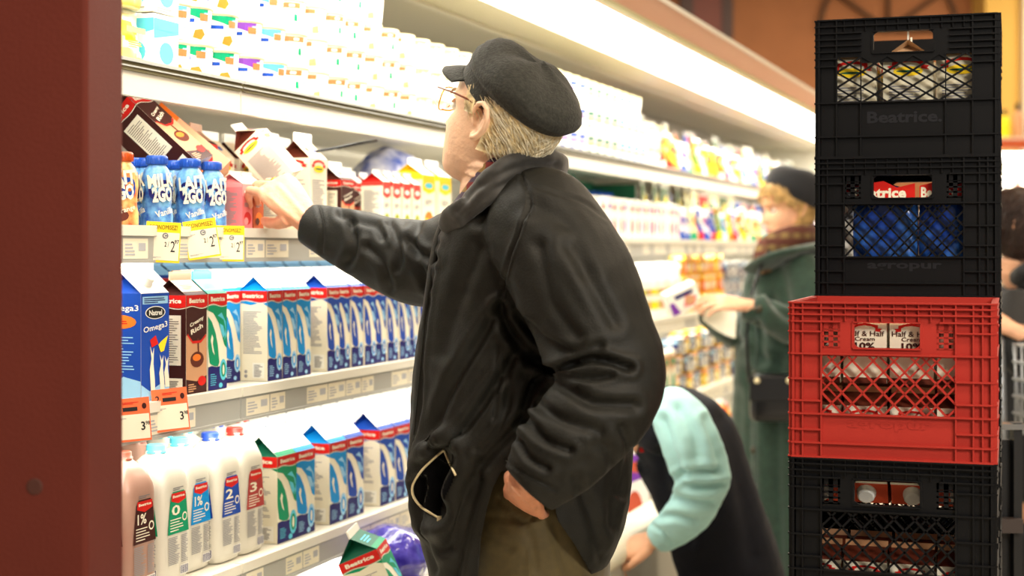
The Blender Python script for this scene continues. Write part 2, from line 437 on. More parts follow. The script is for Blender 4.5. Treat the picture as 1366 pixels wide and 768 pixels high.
# far lit shelf at the right edge
t = thing('far_wall_shelving', 'distant lit shelving with an orange header at the right edge', 'shelving', (4.45, 12.0, 0))
b = MB(); b.box((0, .3, 1.1), (1.5, .04, 2.2), m_wwall); b.box((0, .2, .06), (1.5, .5, .12), m_case); b.build('frame', t)
zt = H+(333-190)/F_PX*12
b = MB(); b.box((0, 0, zt), (1.5, .6, .04), m_case); b.box((0, -.31, zt-.035), (1.5, .02, .07), cm('orange_header', 190, 84, 40, rough=.4)); b.build('header', t)
b = MB(); b.box((0, -.1, zt-.12), (1.46, .3, .05), m_lamp2); b.build('lamp', t)
for z in (zt-.55, zt-1.05, zt-1.6):
    b = MB(); b.box((0, .05, z), (1.46, .5, .03), m_case); b.build('shelf', t)
area('far_shelf_light', (4.45, 11.85, zt-.16), (0, 0, 0), 1.4, .3, 40)
def far_bottle(c, lab, x, y, z, h, r):
    b = MB(); b.lathe([(r, 0), (r, h*.6), (r*.5, h*.78), (r*.4, h*.8)], c, n=12, o=(0, 0, 0)); b.lathe([(r*.45, h*.8), (r*.45, h)], ink, n=10)
    tag(b.build('bottle'), lab, 'bottle', 'bottles on the distant shelving').location = (x, y, z)
far_cols = [(yellow, 'yellow'), (orange, 'orange'), (tan, 'tan'), (navy, 'navy'), (white, 'white'), (brown, 'brown')]
for row, (z, nm) in enumerate(((zt+.02, 'on top of the header'), (zt-.535, 'on the lit shelf below the header'))):
    for i in range(8):
        c, n_ = far_cols[(i*2+row*3) % 6]
        far_bottle(c, f'small {n_} bottle {nm}, {ordw(i)} from left, distant shelving', 3.8+i*.1, 11.85, z, .22+.05*((i*7) % 3), .04)
# ------------------------------------------------------------------ cartons
def splash_front(b, f, w, h, col, s2, light):
    X = lambda pts: [(u*w, v*h) for u, v in pts]
    b.poly(f, X([(0, .885), (1, .885), (1, .42), (.86, .46), (.74, .56), (.55, .70), (.28, .80), (0, .83)]), col)
    b.poly(f, X([(.50, .77), (.72, .80), (.93, .70), (.97, .56), (.86, .50), (.93, .62), (.84, .72), (.66, .75)]), light, .0006)
    b.poly(f, X([(.60, .69), (.80, .66), (.90, .57), (.80, .53), (.68, .60)]), light, .0006)
    b.poly(f, X([(0, .77), (.20, .71), (.40, .59), (.52, .46), (.60, .28), (.52, .24), (.30, .25), (.08, .28), (0, .45)]), col, .0005)
    b.poly(f, X([(0, .22), (0, .44), (.06, .30), (.14, .26)]), cream, .0007)
    b.poly(f, X([(.13, .52), (.20, .58), (.27, .54), (.24, .48), (.34, .36), (.24, .40)]), cream, .0008)
    b.poly(f, X([(0, 0), (1, 0), (1, .10), (.85, .14), (.62, .24), (.45, .235), (.2, .25), (0, .245)]), navy, .0007)
    b.disc(f, .80*w, .20*h, .19*w, light, .0009, ry=.30*w); b.disc(f, .80*w, .20*h, .12*w, col, .0011, ry=.21*w); b.disc(f, .80*w, .20*h, .05*w, cream, .0013, ry=.14*w)
    b.lines(f, .12*w, .05*h, .5*w, .18*h, 6, light, .001, seed=3, fill=.35)
    b.disc(f, .66*w, .04*h, .10*w, light, .001, ry=.07*w)
def band(b, f, w, h, st='Beatrice', cx=.5, tw=.74):
    n = 10; pts = [(0, h*1.0), (0, h*.885)]+[(w*i/n, h*(.885+.013*math.sin(2*PI*i/n))) for i in range(1, n+1)]+[(w, h*1.0)]
    b.poly(f, pts[::1], red, .001)
    n2 = [(w*i/n, h*(.872+.013*math.sin(2*PI*i/n))) for i in range(n+1)]
    b.poly(f, n2+[(u, v+.008*h) for u, v in n2[::-1]], cream, .0009)
    b.text(f, st, cx*w, .945*h, tw*w, .05*h, cream, .0014, bold=.035)
def side_panel(b, f, w, h, col, seed=2, body=cream):
    b.poly(f, [(0, h), (w, h), (w, .83*h), (.8*w, .87*h), (.4*w, .84*h), (0, .87*h)], col)
    b.rect(f, .1*w, .03*h, .92*w, .81*h, body, .0005)
    b.lines(f, .14*w, .30*h, .82*w, .78*h, 26, fine, .0008, seed=seed)
    b.rect(f, .48*w, .03*h, .9*w, .2*h, white, .0008)
    b.lines(f, .53*w, .045*h, .86*w, .185*h, 9, grey, .001, seed=seed+1, fill=.55)
    b.disc(f, .24*w, .1*h, .06*w, fine, .0009, n=6); b.disc(f, .24*w, .05*h, .06*w, fine, .0009, n=8)
def carton(w, d, h, g, style, cap=None, name='milk_carton'):
    t = thing(name, 'carton', 'milk carton')
    col, light = style['col'], style.get('light', paleb)
    base = style.get('base', cream)
    b = MB(); b.box((0, 0, h/2), (w, d, h), base)
    F = Frame((-w/2, -d/2, 0), (1, 0, 0), (0, 0, 1)); L_ = Frame((-w/2, d/2, 0), (0, -1, 0), (0, 0, 1)); R_ = Frame((w/2, -d/2, 0), (0, 1, 0), (0, 0, 1))
    K = Frame((w/2, d/2, 0), (-1, 0, 0), (0, 0, 1))
    k = style['kind']
    if k == 'splash':
        splash_front(b, F, w, h, col, None, light); splash_front(b, K, w, h, col, None, light)
        for f in (L_, R_): side_panel(b, f, d, h, col)
        for f, ww in ((F, w), (L_, d), (R_, d), (K, w)): band(b, f, ww, h)
    elif k == 'choc':
        for f, ww in ((F, w), (K, w)):
            b.rect(f, 0, 0, ww, h, choc); b.poly(f, [(0, .16*h), (ww*.5, .13*h), (ww, .18*h), (ww, .6*h), (0, .6*h)], tan, .0005)
            b.poly(f, [(.05*ww, .86*h), (.95*ww, .86*h), (.95*ww, .6*h), (.7*ww, .54*h), (.3*ww, .54*h), (.05*ww, .62*h)], choc, .0007)
            b.poly(f, [(.05*ww, .62*h), (.3*ww, .54*h), (.7*ww, .54*h), (.95*ww, .6*h), (.95*ww, .575*h), (.7*ww, .515*h), (.3*ww, .515*h), (.05*ww, .595*h)], red, .001)
            b.text(f, 'Creamy', .5*ww, .73*h, .7*ww, .05*h, cream, .0012, bold=.03, ang=.3); b.text(f, 'Rich', .5*ww, .66*h, .6*ww, .05*h, cream, .0012, bold=.03, ang=.3)
            b.poly(f, [(.52*ww, .56*h), (.6*ww, .56*h), (.62*ww, .42*h), (.55*ww, .42*h)], brown, .0009)
            b.disc(f, .52*ww, .35*h, .33*ww, brown, .0009, ry=.08*h); b.disc(f, .5*ww, .37*h, .2*ww, orange, .0011, ry=.035*h)
            b.disc(f, .75*ww, .13*h, .2*ww, red, .0012, ry=.05*h); b.lines(f, .1*ww, .03*h, .5*ww, .12*h, 4, tan, .0009)
        for f in (L_, R_):
            b.rect(f, 0, 0, d, h, choc); b.rect(f, .3*d, .3*h, .85*d, .8*h, paper, .0006); b.lines(f, .35*d, .33*h, .8*d, .78*h, 20, choc, .0009, fill=.3)
            b.rect(f, .35*d, .02*h, .9*d, .17*h, paper, .0006); b.lines(f, .4*d, .04*h, .85*d, .15*h, 7, choc, .0009)
        for f, ww in ((F, w), (L_, d), (R_, d), (K, w)): band(b, f, ww, h)
    elif k == 'omega':
        for f, ww in ((F, w), (K, w)):
            b.rect(f, 0, 0, ww, h, dblue); b.poly(f, [(0, 0), (ww, 0), (ww, .12*h), (.7*ww, .16*h), (.3*ww, .1*h), (0, .17*h)], paleb, .0006)
            b.rect(f, .05*ww, .9*h, .95*ww, .97*h, paleb, .0006); b.lines(f, .1*ww, .91*h, .9*ww, .965*h, 3, navy, .0009)
            b.disc(f, .5*ww, .82*h, .36*ww, white, .0007, ry=.06*h, n=24); b.disc(f, .5*ww, .82*h, .33*ww, ink, .0009, ry=.053*h, n=24)
            b.text(f, "Natrel", .5*ww, .82*h, .46*ww, .05*h, white, .0012, bold=.02)
            b.text(f, 'Omega3', .5*ww, .68*h, .86*ww, .07*h, white, .0012, bold=.01, ang=.12)
            b.poly(f, [(.3*ww, .57*h), (.5*ww, .61*h), (.6*ww, .53*h), (.36*ww, .5*h)], red, .0012)
            b.poly(f, [(.6*ww, .52*h), (.7*ww, .55*h), (.95*ww, .60*h), (.8*ww, .46*h), (.68*ww, .45*h)], yellow, .0012)
            for (x, y, s_) in ((.38, .1, 1), (.72, .1, .8), (.9, .12, .7)):
                b.poly(f, [((x-.05)*ww, y*h), ((x-.09)*ww, (y+.2*s_)*h), ((x-.03)*ww, (y+.3*s_)*h), ((x-.08)*ww, (y+.42*s_)*h), ((x)*ww, (y+.34*s_)*h), ((x+.06)*ww, (y+.4*s_)*h), ((x+.04)*ww, (y+.25*s_)*h), ((x+.09)*ww, (y+.1*s_)*h), ((x+.1)*ww, y*h)], cream, .0013)
        for f in (L_, R_):
            b.rect(f, 0, 0, d, h, dblue); b.poly(f, [(0, 0), (d, 0), (d, .2*h), (.6*d, .24*h), (.3*d, .16*h), (0, .22*h)], paleb, .0006)
            b.text(f, 'Omega3', .55*d, .86*h, .8*d, .07*h, white, .0012, bold=.01); b.disc(f, .5*d, .74*h, .4*d, orange, .0009, ry=.065*h); b.lines(f, .28*d, .7*h, .72*d, .78*h, 4, red, .0012)
            b.lines(f, .15*d, .28*h, .9*d, .62*h, 13, paleb, .0009, fill=.35)
    elif k == 'plain':   # pale cartons of juice, coffee cream ...
        for f, ww in ((F, w), (K, w)):
            b.poly(f, [(0, h), (ww, h), (ww, .74*h), (.5*ww, .68*h), (0, .74*h)], col, .0005); b.disc(f, .5*ww, .82*h, .32*ww, light, .0008, ry=.05*h)
            b.disc(f, .5*ww, .25*h, .34*ww, style.get('fruit', orange), .0008, ry=.14*h); b.disc(f, .36*ww, .19*h, .2*ww, col, .001, ry=.08*h)
            b.lines(f, .2*ww, .5*h, .8*ww, .6*h, 3, fine, .0008)
        for f in (L_, R_): b.lines(f, .12*d, .12*h, .85*d, .85*h, 20, fine, .0008); b.rect(f, .0, .92*h, d, h, col)
    elif k == 'label':    # half and half
        for f, ww in ((F, w), (K, w), (L_, d), (R_, d)):
            ribbon(b, f, .5*ww, style.get('lab', (0, 0, 0, .86))[3]*h, ww*.8, h*.14, style.get('ribbon', red))
            if f in (F, K):
                a_ = style.get('lab', (.68, .54, .34, .86)); b.text(f, 'Half & Half', .5*ww, a_[0]*h, .9*ww, .09*h, choc, .0012, bold=.01)
                b.text(f, 'Cream', .5*ww, a_[1]*h, .46*ww, .07*h, choc, .0012, bold=.01); b.text(f, '10%', .5*ww, a_[2]*h, .46*ww, .12*h, choc, .0012, bold=.03)
                b.rect(f, 0, 0, ww, .1*h, brown)
            else: b.lines(f, .1*ww, .15*h, .85*ww, .7*h, 12, fine, .0008)
    elif k == 'recipe':    # cream cartons with a yellow oval and fine print
        for f, ww in ((F, w), (K, w), (L_, d), (R_, d)):
            ribbon(b, f, .5*ww, .93*h, ww*.85, h*.1, red); b.disc(f, .5*ww, .855*h, .3*ww, yellow, .0008, ry=.05*h); b.disc(f, .5*ww, .855*h, .24*ww, dgreen, .001, ry=.012*h)
            b.lines(f, .12*ww, .1*h, .88*ww, .72*h, 22, fine, .0008, seed=int(w*999))
    elif k == 'flap':    # carton seen with an orange red face
        for f, ww in ((F, w), (K, w), (L_, d), (R_, d)): b.rect(f, 0, .15*h, ww, h, style['col'], .0005); b.lines(f, .2*ww, .3*h, .8*ww, .7*h, 6, cream, .0008)
    b.build('body', t)
    # gable
    r = MB(); tc = style.get('top', white); ins = style.get('ins', col); a = w/2; y = d/2
    V = [(-a, -y, h), (a, -y, h), (a, y, h), (-a, y, h), (-a, 0, h+g), (a, 0, h+g), (-a*.35, 0, h+g*.75), (a*.35, 0, h+g*.75)]
    r.add(V, [(0, 1, 5, 4), (2, 3, 4, 5)], tc)
    r.add(V, [(3, 0, 6), (0, 4, 6), (4, 3, 6), (1, 2, 7), (2, 5, 7), (5, 1, 7)], ins)
    fh = style.get('fin', .016)
    r.box((0, 0, h+g+fh/2-.001), (w, .0035, fh), style.get('fincol', tc))
    sl = Frame((-a, -y, h), (1, 0, 0), Vector((0, y, g)))
    Ls = math.hypot(y, g)
    if k in ('splash', 'choc'): r.rect(sl, 0, 0, w, Ls*.22, col, .0006); r.lines(sl, w*.2, Ls*.4, w*.8, Ls*.75, 3, light, .0007)
    if k == 'recipe': r.disc(sl, w*.3, Ls*.5, .008, red, .0006); r.disc(sl, w*.65, Ls*.5, .008, dblue, .0006)
    r.build('gable_top', t)
    if cap:
        c = MB(); M_ = Matrix((sl.u, sl.v, sl.n)).transposed(); o = sl.p(w/2, Ls*.52, 0)
        prof = [(.0165, 0), (.0165, .004), (.0145, .005), (.0145, .013), (.012, .0145)]
        n = 18; pts = []; fs = []
        for (rr, zz) in prof:
            for i in range(n): an = 2*PI*i/n; pts.append(o+M_@Vector((rr*math.cos(an), rr*math.sin(an), zz)))
        for j in range(len(prof)-1):
            for i in range(n): fs.append((j*n+i, j*n+(i+1) % n, (j+1)*n+(i+1) % n, (j+1)*n+i))
        c.add(pts, fs, cap, True); c.add(pts[-n:], [tuple(range(n))], cap); c.build('cap', t)
    return t
def ribbon(b, f, cu, cv, w, h, m):
    b.poly(f, [(cu-w*.38, cv-h*.3), (cu-w*.2, cv+h*.1), (cu, cv+h*.2), (cu+w*.2, cv+h*.1), (cu+w*.38, cv-h*.3), (cu+w*.38, cv+h*.2), (cu+w*.15, cv+h*.45), (cu, cv+h*.5), (cu-w*.15, cv+h*.45), (cu-w*.38, cv+h*.2)], m, .0009)
    for sg in (-1, 1): b.poly(f, [(cu+sg*w*.3, cv-h*.1), (cu+sg*w*.5, cv-h*.2), (cu+sg*w*.44, cv-h*.42), (cu+sg*w*.5, cv-h*.62), (cu+sg*w*.3, cv-h*.5)][::sg], m, .0007)
LW = .064; LH = .192
k_dark = Kind(carton(LW, .068, LH, .030, dict(kind='splash', col=dblue, light=paleb, top=white)))
k_light = Kind(carton(LW, .068, LH, .030, dict(kind='splash', col=lblue, light=paleb, top=white)))
k_green = Kind(carton(.072, .072, LH, .030, dict(kind='splash', col=green, light=cyan, top=cyan, ins=dgreen)))
k_choc = Kind(carton(.074, .074, LH, .030, dict(kind='choc', col=choc, light=tan, top=cm('choc_roof', 190, 150, 125), ins=choc)))
k_omega = Kind(carton(.092, .092, .200, .040, dict(kind='omega', col=dblue, light=paleb, top=white, ins=dblue), cap=white))
k_d2 = Kind(carton(.088, .09, .187, .042, dict(kind='splash', col=dblue, light=paleb, top=white, ins=dblue)))
k_l2 = Kind(carton(.088, .09, .187, .042, dict(kind='splash', col=lblue, light=paleb, top=white, ins=lblue)))
k_g2 = Kind(carton(.088, .09, .187, .042, dict(kind='splash', col=green, light=cyan, top=white, ins=dgreen)))
def EU(roll, yaw): return (Matrix.Rotation(R(roll), 4, 'Y') @ Matrix.Rotation(R(yaw), 4, 'Z')).to_euler()
GC = {'milk': 'one litre milk cartons on the middle shelf', 'milk2': 'two litre milk cartons on the lower shelf'}
def on(kind, px, z, lab, grp, dq=0, d=.068, rz=0, q=Q0, up=0):
    """stand a thing on shelf z with its front at photo column px"""
    s = s_of(px, q+.03+dq)
    return kind.place(W(s, q+.03+dq+d/2, z+up+.0012), AR+rz, lab, grp)
def onS(kind, s, z, lab, grp, dq=0, d=.068, rz=0, up=0): return kind.place(W(s, Q0+.03+dq+d/2, z+up+.0012), AR+rz, lab, grp)
# middle shelf (C): front row, left to right
on(k_omega, 207, ZC, 'large blue carton with white screw cap and leaping milk figures, middle shelf beside the pillar', 'large blue cartons on the middle shelf', d=.092, dq=-.02)
on(k_choc, 262, ZC, 'brown chocolate milk carton between the blue capped carton and the green one', 'chocolate milk cartons on the middle shelf', d=.074, dq=-.015)
on(k_green, 290, ZC, 'green milk carton beside the chocolate milk carton on the middle shelf', 'green milk cartons on the middle shelf', d=.072, dq=.0)
s_l0 = s_of(309, Q0+.06); 
on(k_light, 310, ZC, 'sky blue milk carton set back just right of the green carton, middle shelf', GC['milk'], dq=.06)
sl = s_of(366.5, Q0+.03)
for i in range(3): onS(k_light, sl+i*.0665, ZC, f'sky blue milk carton, {ordw(i)} of the three in the front row of the middle shelf', GC['milk'])
sd = s_of(437, Q0+.045)
nd = 0; s = sd; darks = []
while s < 5.25: darks.append(s); s += .0665+(.006 if nd % 4 == 3 else 0); nd += 1
for i, s in enumerate(darks): onS(k_dark, s, ZC, f'dark blue milk carton, {ordw(i)} from the left in the front row of the middle shelf', GC['milk'], dq=.0+.003*((i*5) % 3))
# rows behind
for r in (1, 2):
    s = s_of(316, Q0+.1); i = 0; lim = 5.2 if r == 1 else 4.4
    rn = {1: 'second', 2: 'third'}[r]
    while s < lim:
        k = k_light if s < sd-.03 else k_dark
        onS(k, s, ZC, f'{"sky blue" if k is k_light else "dark blue"} milk carton, {ordw(i)} from the left in the {rn} row back, middle shelf', GC['milk'], dq=.072*r+.012)
        s += .067; i += 1
for i, (px, k, d, nm) in enumerate(((205, k_omega, .092, 'blue capped'), (255, k_choc, .074, 'chocolate'), (283, k_green, .072, 'green'))):
    on(k, px+8, ZC, f'{nm} milk carton standing directly behind the front {nm} one, middle shelf', None, dq=.1, d=d)
# tall blue and white cartons deep on the middle shelf
k_bk = Kind(carton(.088, .088, .215, .03, dict(kind='splash', col=dblue, light=paleb, top=paleb, ins=dblue)))
for i in range(13): onS(k_bk, 3.02+.097*i, ZC, f'tall blue milk carton at the back of the middle shelf, {ordw(i)} from the left', 'tall cartons at the back of the middle shelf', dq=.33, d=.088, up=0)
# lower shelf (D)
S = [(383, k_g2, 'green'), (407.5, k_l2, 'sky blue')]
for px, k, n in S: on(k, px, ZD, f'{n} two litre milk carton beside the plastic jugs, front of the lower shelf', GC['milk2'], d=.09)
s1 = s_of(451, Q0+.03)
for i, (k, n) in enumerate(((k_l2, 'sky blue'), (k_d2, 'dark blue'))): onS(k, s1+.093*i, ZD, f'{n} two litre milk carton in the middle pair of the lower shelf', GC['milk2'], d=.09)
s2 = s_of(512, Q0+.04)
for i in range(15): onS(k_d2, s2+.094*i, ZD, f'dark blue milk carton, {ordw(i)} from the left in the lower shelf front run', GC['milk2'], d=.09)
for r in (1, 2):
    s = s_of(383, Q0+.03)+.02; i = 0
    while s < 4.6:
        k, n = ((k_g2, 'green') if s < s_of(398) else (k_l2, 'sky blue') if s < s1+.04 else (k_d2, 'dark blue'))
        onS(k, s, ZD, f'{n} milk carton, {ordw(i)} from the left, {["", "second", "third"][r]} row back, lower shelf', GC['milk2'], dq=.1*r, d=.09)
        s += .094; i += 1
# ------------------------------------------------------------------ jugs
def jug(body, lab, cap, pct, h=.262):
    t = thing('milk_jug', 'jug', 'milk jug'); w = .096
    b = MB(); b.lathe([(.040, 0), (.047, .005), (.049, .02), (.049, h*.70), (.047, h*.76), (.036, h*.86), (.022, h*.915), (.017, h*.93), (.017, h*.955)], body, n=40, power=5, o=(0, 0, 0))
    b.build('bottle_body', t)
    c = MB(); c.lathe([(.0195, h*.935), (.0195, h*.948), (.0185, h*.95), (.0185, h*.985), (.017, h*.995)], cap, n=24); c.build('cap', t)
    l = MB()
    for fr_ in (Frame((-w/2, -.0496, 0), (1, 0, 0), (0, 0, 1)), Frame((-.0496, w/2, 0), (0, -1, 0), (0, 0, 1))):
        W_ = w
        l.poly(fr_, [(.12*W_, .36*h), (.88*W_, .36*h), (.78*W_, .63*h), (.7*W_, .665*h), (.3*W_, .665*h), (.22*W_, .63*h)], lab, .0006)
        l.poly(fr_, [(.25*W_, .655*h), (.24*W_, .60*h), (.5*W_, .575*h), (.76*W_, .60*h), (.75*W_, .655*h)], red, .001)
        l.text(fr_, 'Beatrice', .5*W_, .63*h, .42*W_, .02*h, cream, .0013, bold=.03)
        l.text(fr_, pct, .4*W_, .53*h, .3*W_, .075*h, cream, .0013, bold=.02)
        l.lines(fr_, .2*W_, .38*h, .7*W_, .48*h, 5, cream, .0011, fill=.35); l.disc(fr_, .72*W_, .47*h, .09*W_, cream, .0011, n=16); l.disc(fr_, .72*W_, .47*h, .06*W_, lab, .0013, n=16)
        l.lines(fr_, .14*W_, .14*h, .55*W_, .345*h, 16, fine, .0009, seed=5); l.lines(fr_, .6*W_, .14*h, .86*W_, .345*h, 16, fine, .0009, seed=6)
        l.rect(fr_, .56*W_, .05*h, .86*W_, .12*h, white, .0007)
        for q in range(7): l.rect(fr_, (.58+.04*q)*W_, .055*h, (.6+.04*q)*W_, .115*h, navy, .001)
        l.lines(fr_, .3*W_, .675*h, .7*W_, .70*h, 2, grey, .001)
    l.build('printed_label', t)
    return Kind(t)
jugm = cm('milk_in_jug', 214, 210, 196, rough=.3)
j_c = jug(choc_plastic, choc, cm('brown_cap', 130, 65, 45, rough=.35), '1%'); j_g = jug(jugm, green, cyan, '0'); j_1 = jug(jugm, lblue, cyan, '1%')
j_2 = jug(jugm, dblue, cm('royal_cap', 40, 75, 180, rough=.35), '2'); j_3 = jug(jugm, cm('dark_red_print', 170, 45, 40, rough=.35), cm('red_cap', 215, 50, 40, rough=.35), '3')
JG = 'plastic milk jugs on the lower shelf'
for kk, px, lab, dq in ((j_c, 193, 'chocolate milk jug with a brown cap and black label, front of the lower shelf', -.0), (j_g, 238, 'white milk jug with a green label at the front of the lower shelf', -.005),
                        (j_1, 268, 'white milk jug with a sky blue label between the green and royal blue labels', .012), (j_2, 309, 'white milk jug with a royal blue cap and blue label', -.0), (j_3, 341, 'white milk jug with a red cap and red label beside the green carton', .0)):
    on(kk, px, ZD, lab, JG, d=.1, dq=dq)
for i, (kk, px, n) in enumerate(((j_c, 206, 'brown'), (j_g, 241, 'pale blue'), (j_g, 268, 'teal'), (j_2, 309, 'royal blue'), (j_3, 341, 'red'))):
    on(kk, px+4, ZD, f'milk jug with a {n} cap in the second row, behind the {ordw(i)} front jug', JG, d=.1, dq=.115)
# white and red slim bottle cut off by the pillar
k_slim = None
t = thing('coffee_creamer_bottle', 'white bottle with red and black print half hidden by the pillar, lower shelf', 'bottle', W(s_of(168, 1.6)-.03, Q0+.06, ZD), AR)
b = MB(); b.lathe([(.036, 0), (.04, .01), (.04, .15), (.03, .18), (.016, .2), (.016, .21)], jugm, n=24); b.build('bottle_body', t)
b = MB(); b.lathe([(.0405, .03), (.0405, .065)], ink, n=24, cap=False); b.lathe([(.0405, .065), (.0405, .13)], red, n=24, cap=False); b.build('printed_label', t)
b = MB(); b.lathe([(.018, .21), (.018, .225), (.012, .235)], white, n=16); b.build('cap', t)
# ------------------------------------------------------------------ well under the lower shelf
k_gt = Kind(carton(.09, .09, .187, .042, dict(kind='splash', col=green, light=cyan, top=dgreen, ins=dgreen, fincol=white)))
cg = k_gt.place(P(484, 760, 3.25)+Vector((.072, .03, -.138)), EU(-24, 82), 'green milk carton tilted in the well below the lower shelf', 'cartons in the well')
m_bag = cm('violet_blue_film', 48, 38, 140, rough=.12, noise=.5, nscale=45, col2=srgb(80, 72, 175), coat=.8, bump=1, bscale=22)
m_bagp = cm('purple_film', 92, 50, 130, rough=.18, noise=.4, nscale=14, coat=.4, bump=1, bscale=22)
def milk_bag(c, m, lab, rx=.11, ry=.09, rz=.07, seed=1, cat='milk bag', grp=None, ang=0):
    b = MB(); b.ball((0, 0, 0), (rx, ry, rz), m, 28, 18)
    rr = np.random.RandomState(seed); K = rr.randn(7, 3)*18/max(rx, .05)*.1+rr.randn(7, 3)*12; ph = rr.rand(7)*6
    vv = []
    for p in b.v:
        p = Vector(p); k = 1+sum(.05*abs(math.sin(K[j] @ np.array(p)*1.7+ph[j])) for j in range(7))-.12
        vv.append(tuple(p*k))
    b.v = vv; o = b.build('milk_bag'); o.location = c; o.rotation_euler = (0, 0, AR+ang); return tag(o, lab, cat, grp)
milk_bag(W(s_of(530, 1.5), 1.52, .70), m_bag, 'crumpled violet blue milk bag in the well beside the tilted green carton', grp='milk bags in the well')
milk_bag(W(s_of(548, 1.72), 1.78, .72), m_bagp, 'dark purple milk bag deeper in the well behind the violet one', seed=4, grp='milk bags in the well')
milk_bag(W(s_of(556, 1.45), 1.47, .57), m_bag, 'violet milk bag at the bottom of the well under the others', seed=6, grp='milk bags in the well')
milk_bag(W(s_of(470, 1.85), 1.88, .66), cm('mint_film', 150, 215, 205, rough=.2, coat=.4, bump=.4), 'mint green milk bag deep in the well behind the tilted carton', seed=9, grp='milk bags in the well')
milk_bag(W(s_of(430, 1.7), 1.7, .62), cm('white_film', 235, 235, 235, rough=.2, coat=.4, bump=.4), 'white milk bag in the well left of the tilted carton', seed=11, grp='milk bags in the well')
for i in range(3):
    milk_bag(W(4.3+.24*i, 1.55, .56), m_bagp if i % 2 else m_bag, f'violet milk bag in the well beside the man, {ordw(i)} from the left', seed=20+i, grp='milk bags in the well')
# ------------------------------------------------------------------ milk drink bottles on the upper middle shelf (B)
m_swb = cm('blue_swirl_sleeve', 8, 66, 165, rough=.35, nscale=42, col2=srgb(120, 185, 232), coat=.15)
m_swo = cm('orange_swirl_sleeve', 196, 70, 20, rough=.35, nscale=42, col2=srgb(245, 195, 120), coat=.15)
def drink(sleeve, capm, h=.137, r=.030, top='MILK', dark=navy, fruit=False):
    t = thing('milk_drink_bottle', 'bottle', 'milk bottle')
    b = MB(); b.lathe([(r*.9, 0), (r, .005), (r, h*.18), (r*.9, h*.3), (r*.93, h*.42), (r, h*.55), (r*.98, h*.68), (r*.78, h*.80), (r*.56, h*.86), (r*.54, h*.90)], sleeve, n=28); b.build('bottle_body', t)
    c = MB(); c.lathe([(r*.66, h*.875), (r*.68, h*.88), (r*.68, h*.985), (r*.6, h)], capm, n=24)
    for i in range(24): a = 2*PI*i/24; c.box((r*.68*math.cos(a), r*.68*math.sin(a), h*.93), (.0012, .0012, h*.08), capm)
    c.build('cap', t)
    l = MB(); rr = r*1.02
    def wrap(X, Y, e=0): a = -PI/2+X/rr; return Vector(((rr+e)*math.cos(a), (rr+e)*math.sin(a), Y))
    for off in (-.75, 1.6, 3.6):
        o = off*rr
        n = 20; blob = [(o+.88*r*math.cos(2*PI*i/n), h*.52+.72*r*math.sin(2*PI*i/n)+.1*r*math.sin(6*PI*i/n)) for i in range(n)]
        l.add([wrap(o, h*.5, .0004)]+[wrap(x, y, .0004) for x, y in blob], [(0, 1+i, 1+(i+1) % n) for i in range(n)], dark)
        l.text(None, top, o-.05*r, h*.65, 1.75*r, .026, cream, fn=lambda X, Y: wrap(X, Y, .0012), bold=.04, ang=.12)
        l.text(None, '2GO', o+.05*r, h*.46, 1.35*r, .029, cream, fn=lambda X, Y: wrap(X, Y, .0012), bold=.05, ang=.08)
        l.text(None, 'Vanilla' if not fruit else 'Orange', o+.2*r, h*.22, 1.3*r, .012, cream, fn=lambda X, Y: wrap(X, Y, .001), bold=.01, ang=.3)
        if fruit:
            m8 = 14; l.add([wrap(o-.1*r+.5*r*math.cos(2*PI*i/m8), h*.15+.35*r*math.sin(2*PI*i/m8), .0007) for i in range(m8)], [tuple(range(m8))], brown)
    l.build('printed_logo', t)
    return Kind(t)
d_b = drink(m_swb, capblue); d_b2 = drink(m_swb, capblue, top='LAIT'); d_o = drink(m_swo, capor, top='LAIT', dark=dblue, fruit=True)
DG = 'milk drink bottles on the upper middle shelf'
for px, k, lab, dq, rz in ((160, d_o, 'orange milk drink bottle half hidden by the pillar', .005, .2), (182, d_o, 'orange milk drink bottle beside the blue ones, orange cap', -.01, -.2), (228, d_b, 'front blue milk drink bottle between the orange bottle and the gap', -.01, .1),
                            (272, d_b2, 'blue milk drink bottle nearest the middle, over the second price tag', -.015, -.1), (300, d_b2, 'rightmost blue milk drink bottle beside the small pink carton', .0, .2),
                            (212, d_b, 'blue milk drink bottle tucked behind the front left blue one', .055, .5), (249, d_b, 'blue milk drink bottle set back between the two front blue ones', .05, -.5)):
    on(k, px, ZB, lab, DG, dq=dq, d=.062, rz=rz)
for i, px in enumerate((170, 193)): on(d_b, px, ZB, f'blue capped bottle behind the orange bottles, {ordw(i)} from the pillar', DG, dq=.075, d=.062)
# small flavoured cartons and tilted cartons
k_pink = Kind(carton(.042, .06, .096, .02, dict(kind='plain', col=cm('rose', 235, 150, 150), light=white, fruit=red, base=cm('rose_b', 232, 120, 125), top=white, fin=.008, ins=pink), name='flavoured_milk_carton'))
k_brn = Kind(carton(.042, .06, .096, .02, dict(kind='plain', col=brown, light=orange, fruit=orange, base=cm('rust', 190, 85, 40), top=white, fin=.008, ins=brown), name='flavoured_milk_carton'))
on(k_pink, 330, ZB, 'small pink strawberry milk carton beside the blue bottles', 'small flavoured cartons', d=.06)
on(k_brn, 345, ZB, 'small brown milk carton at the tips of the man\'s fingers', 'small flavoured cartons', d=.06)
k_tc = Kind(carton(.085, .085, .19, .04, dict(kind='choc', col=choc, light=tan, top=tan, ins=choc)))
k_cw = Kind(carton(.085, .085, .17, .04, dict(kind='recipe', col=tan, light=white, top=cm('pale_roof', 235, 215, 185), ins=brown, base=cm('pale_carton', 240, 228, 205), fin=.02, fincol=white)))
k_or = Kind(carton(.085, .085, .19, .04, dict(kind='plain', col=orange, light=white, fruit=red, base=cm('peach', 235, 170, 130), top=white, ins=choc)))
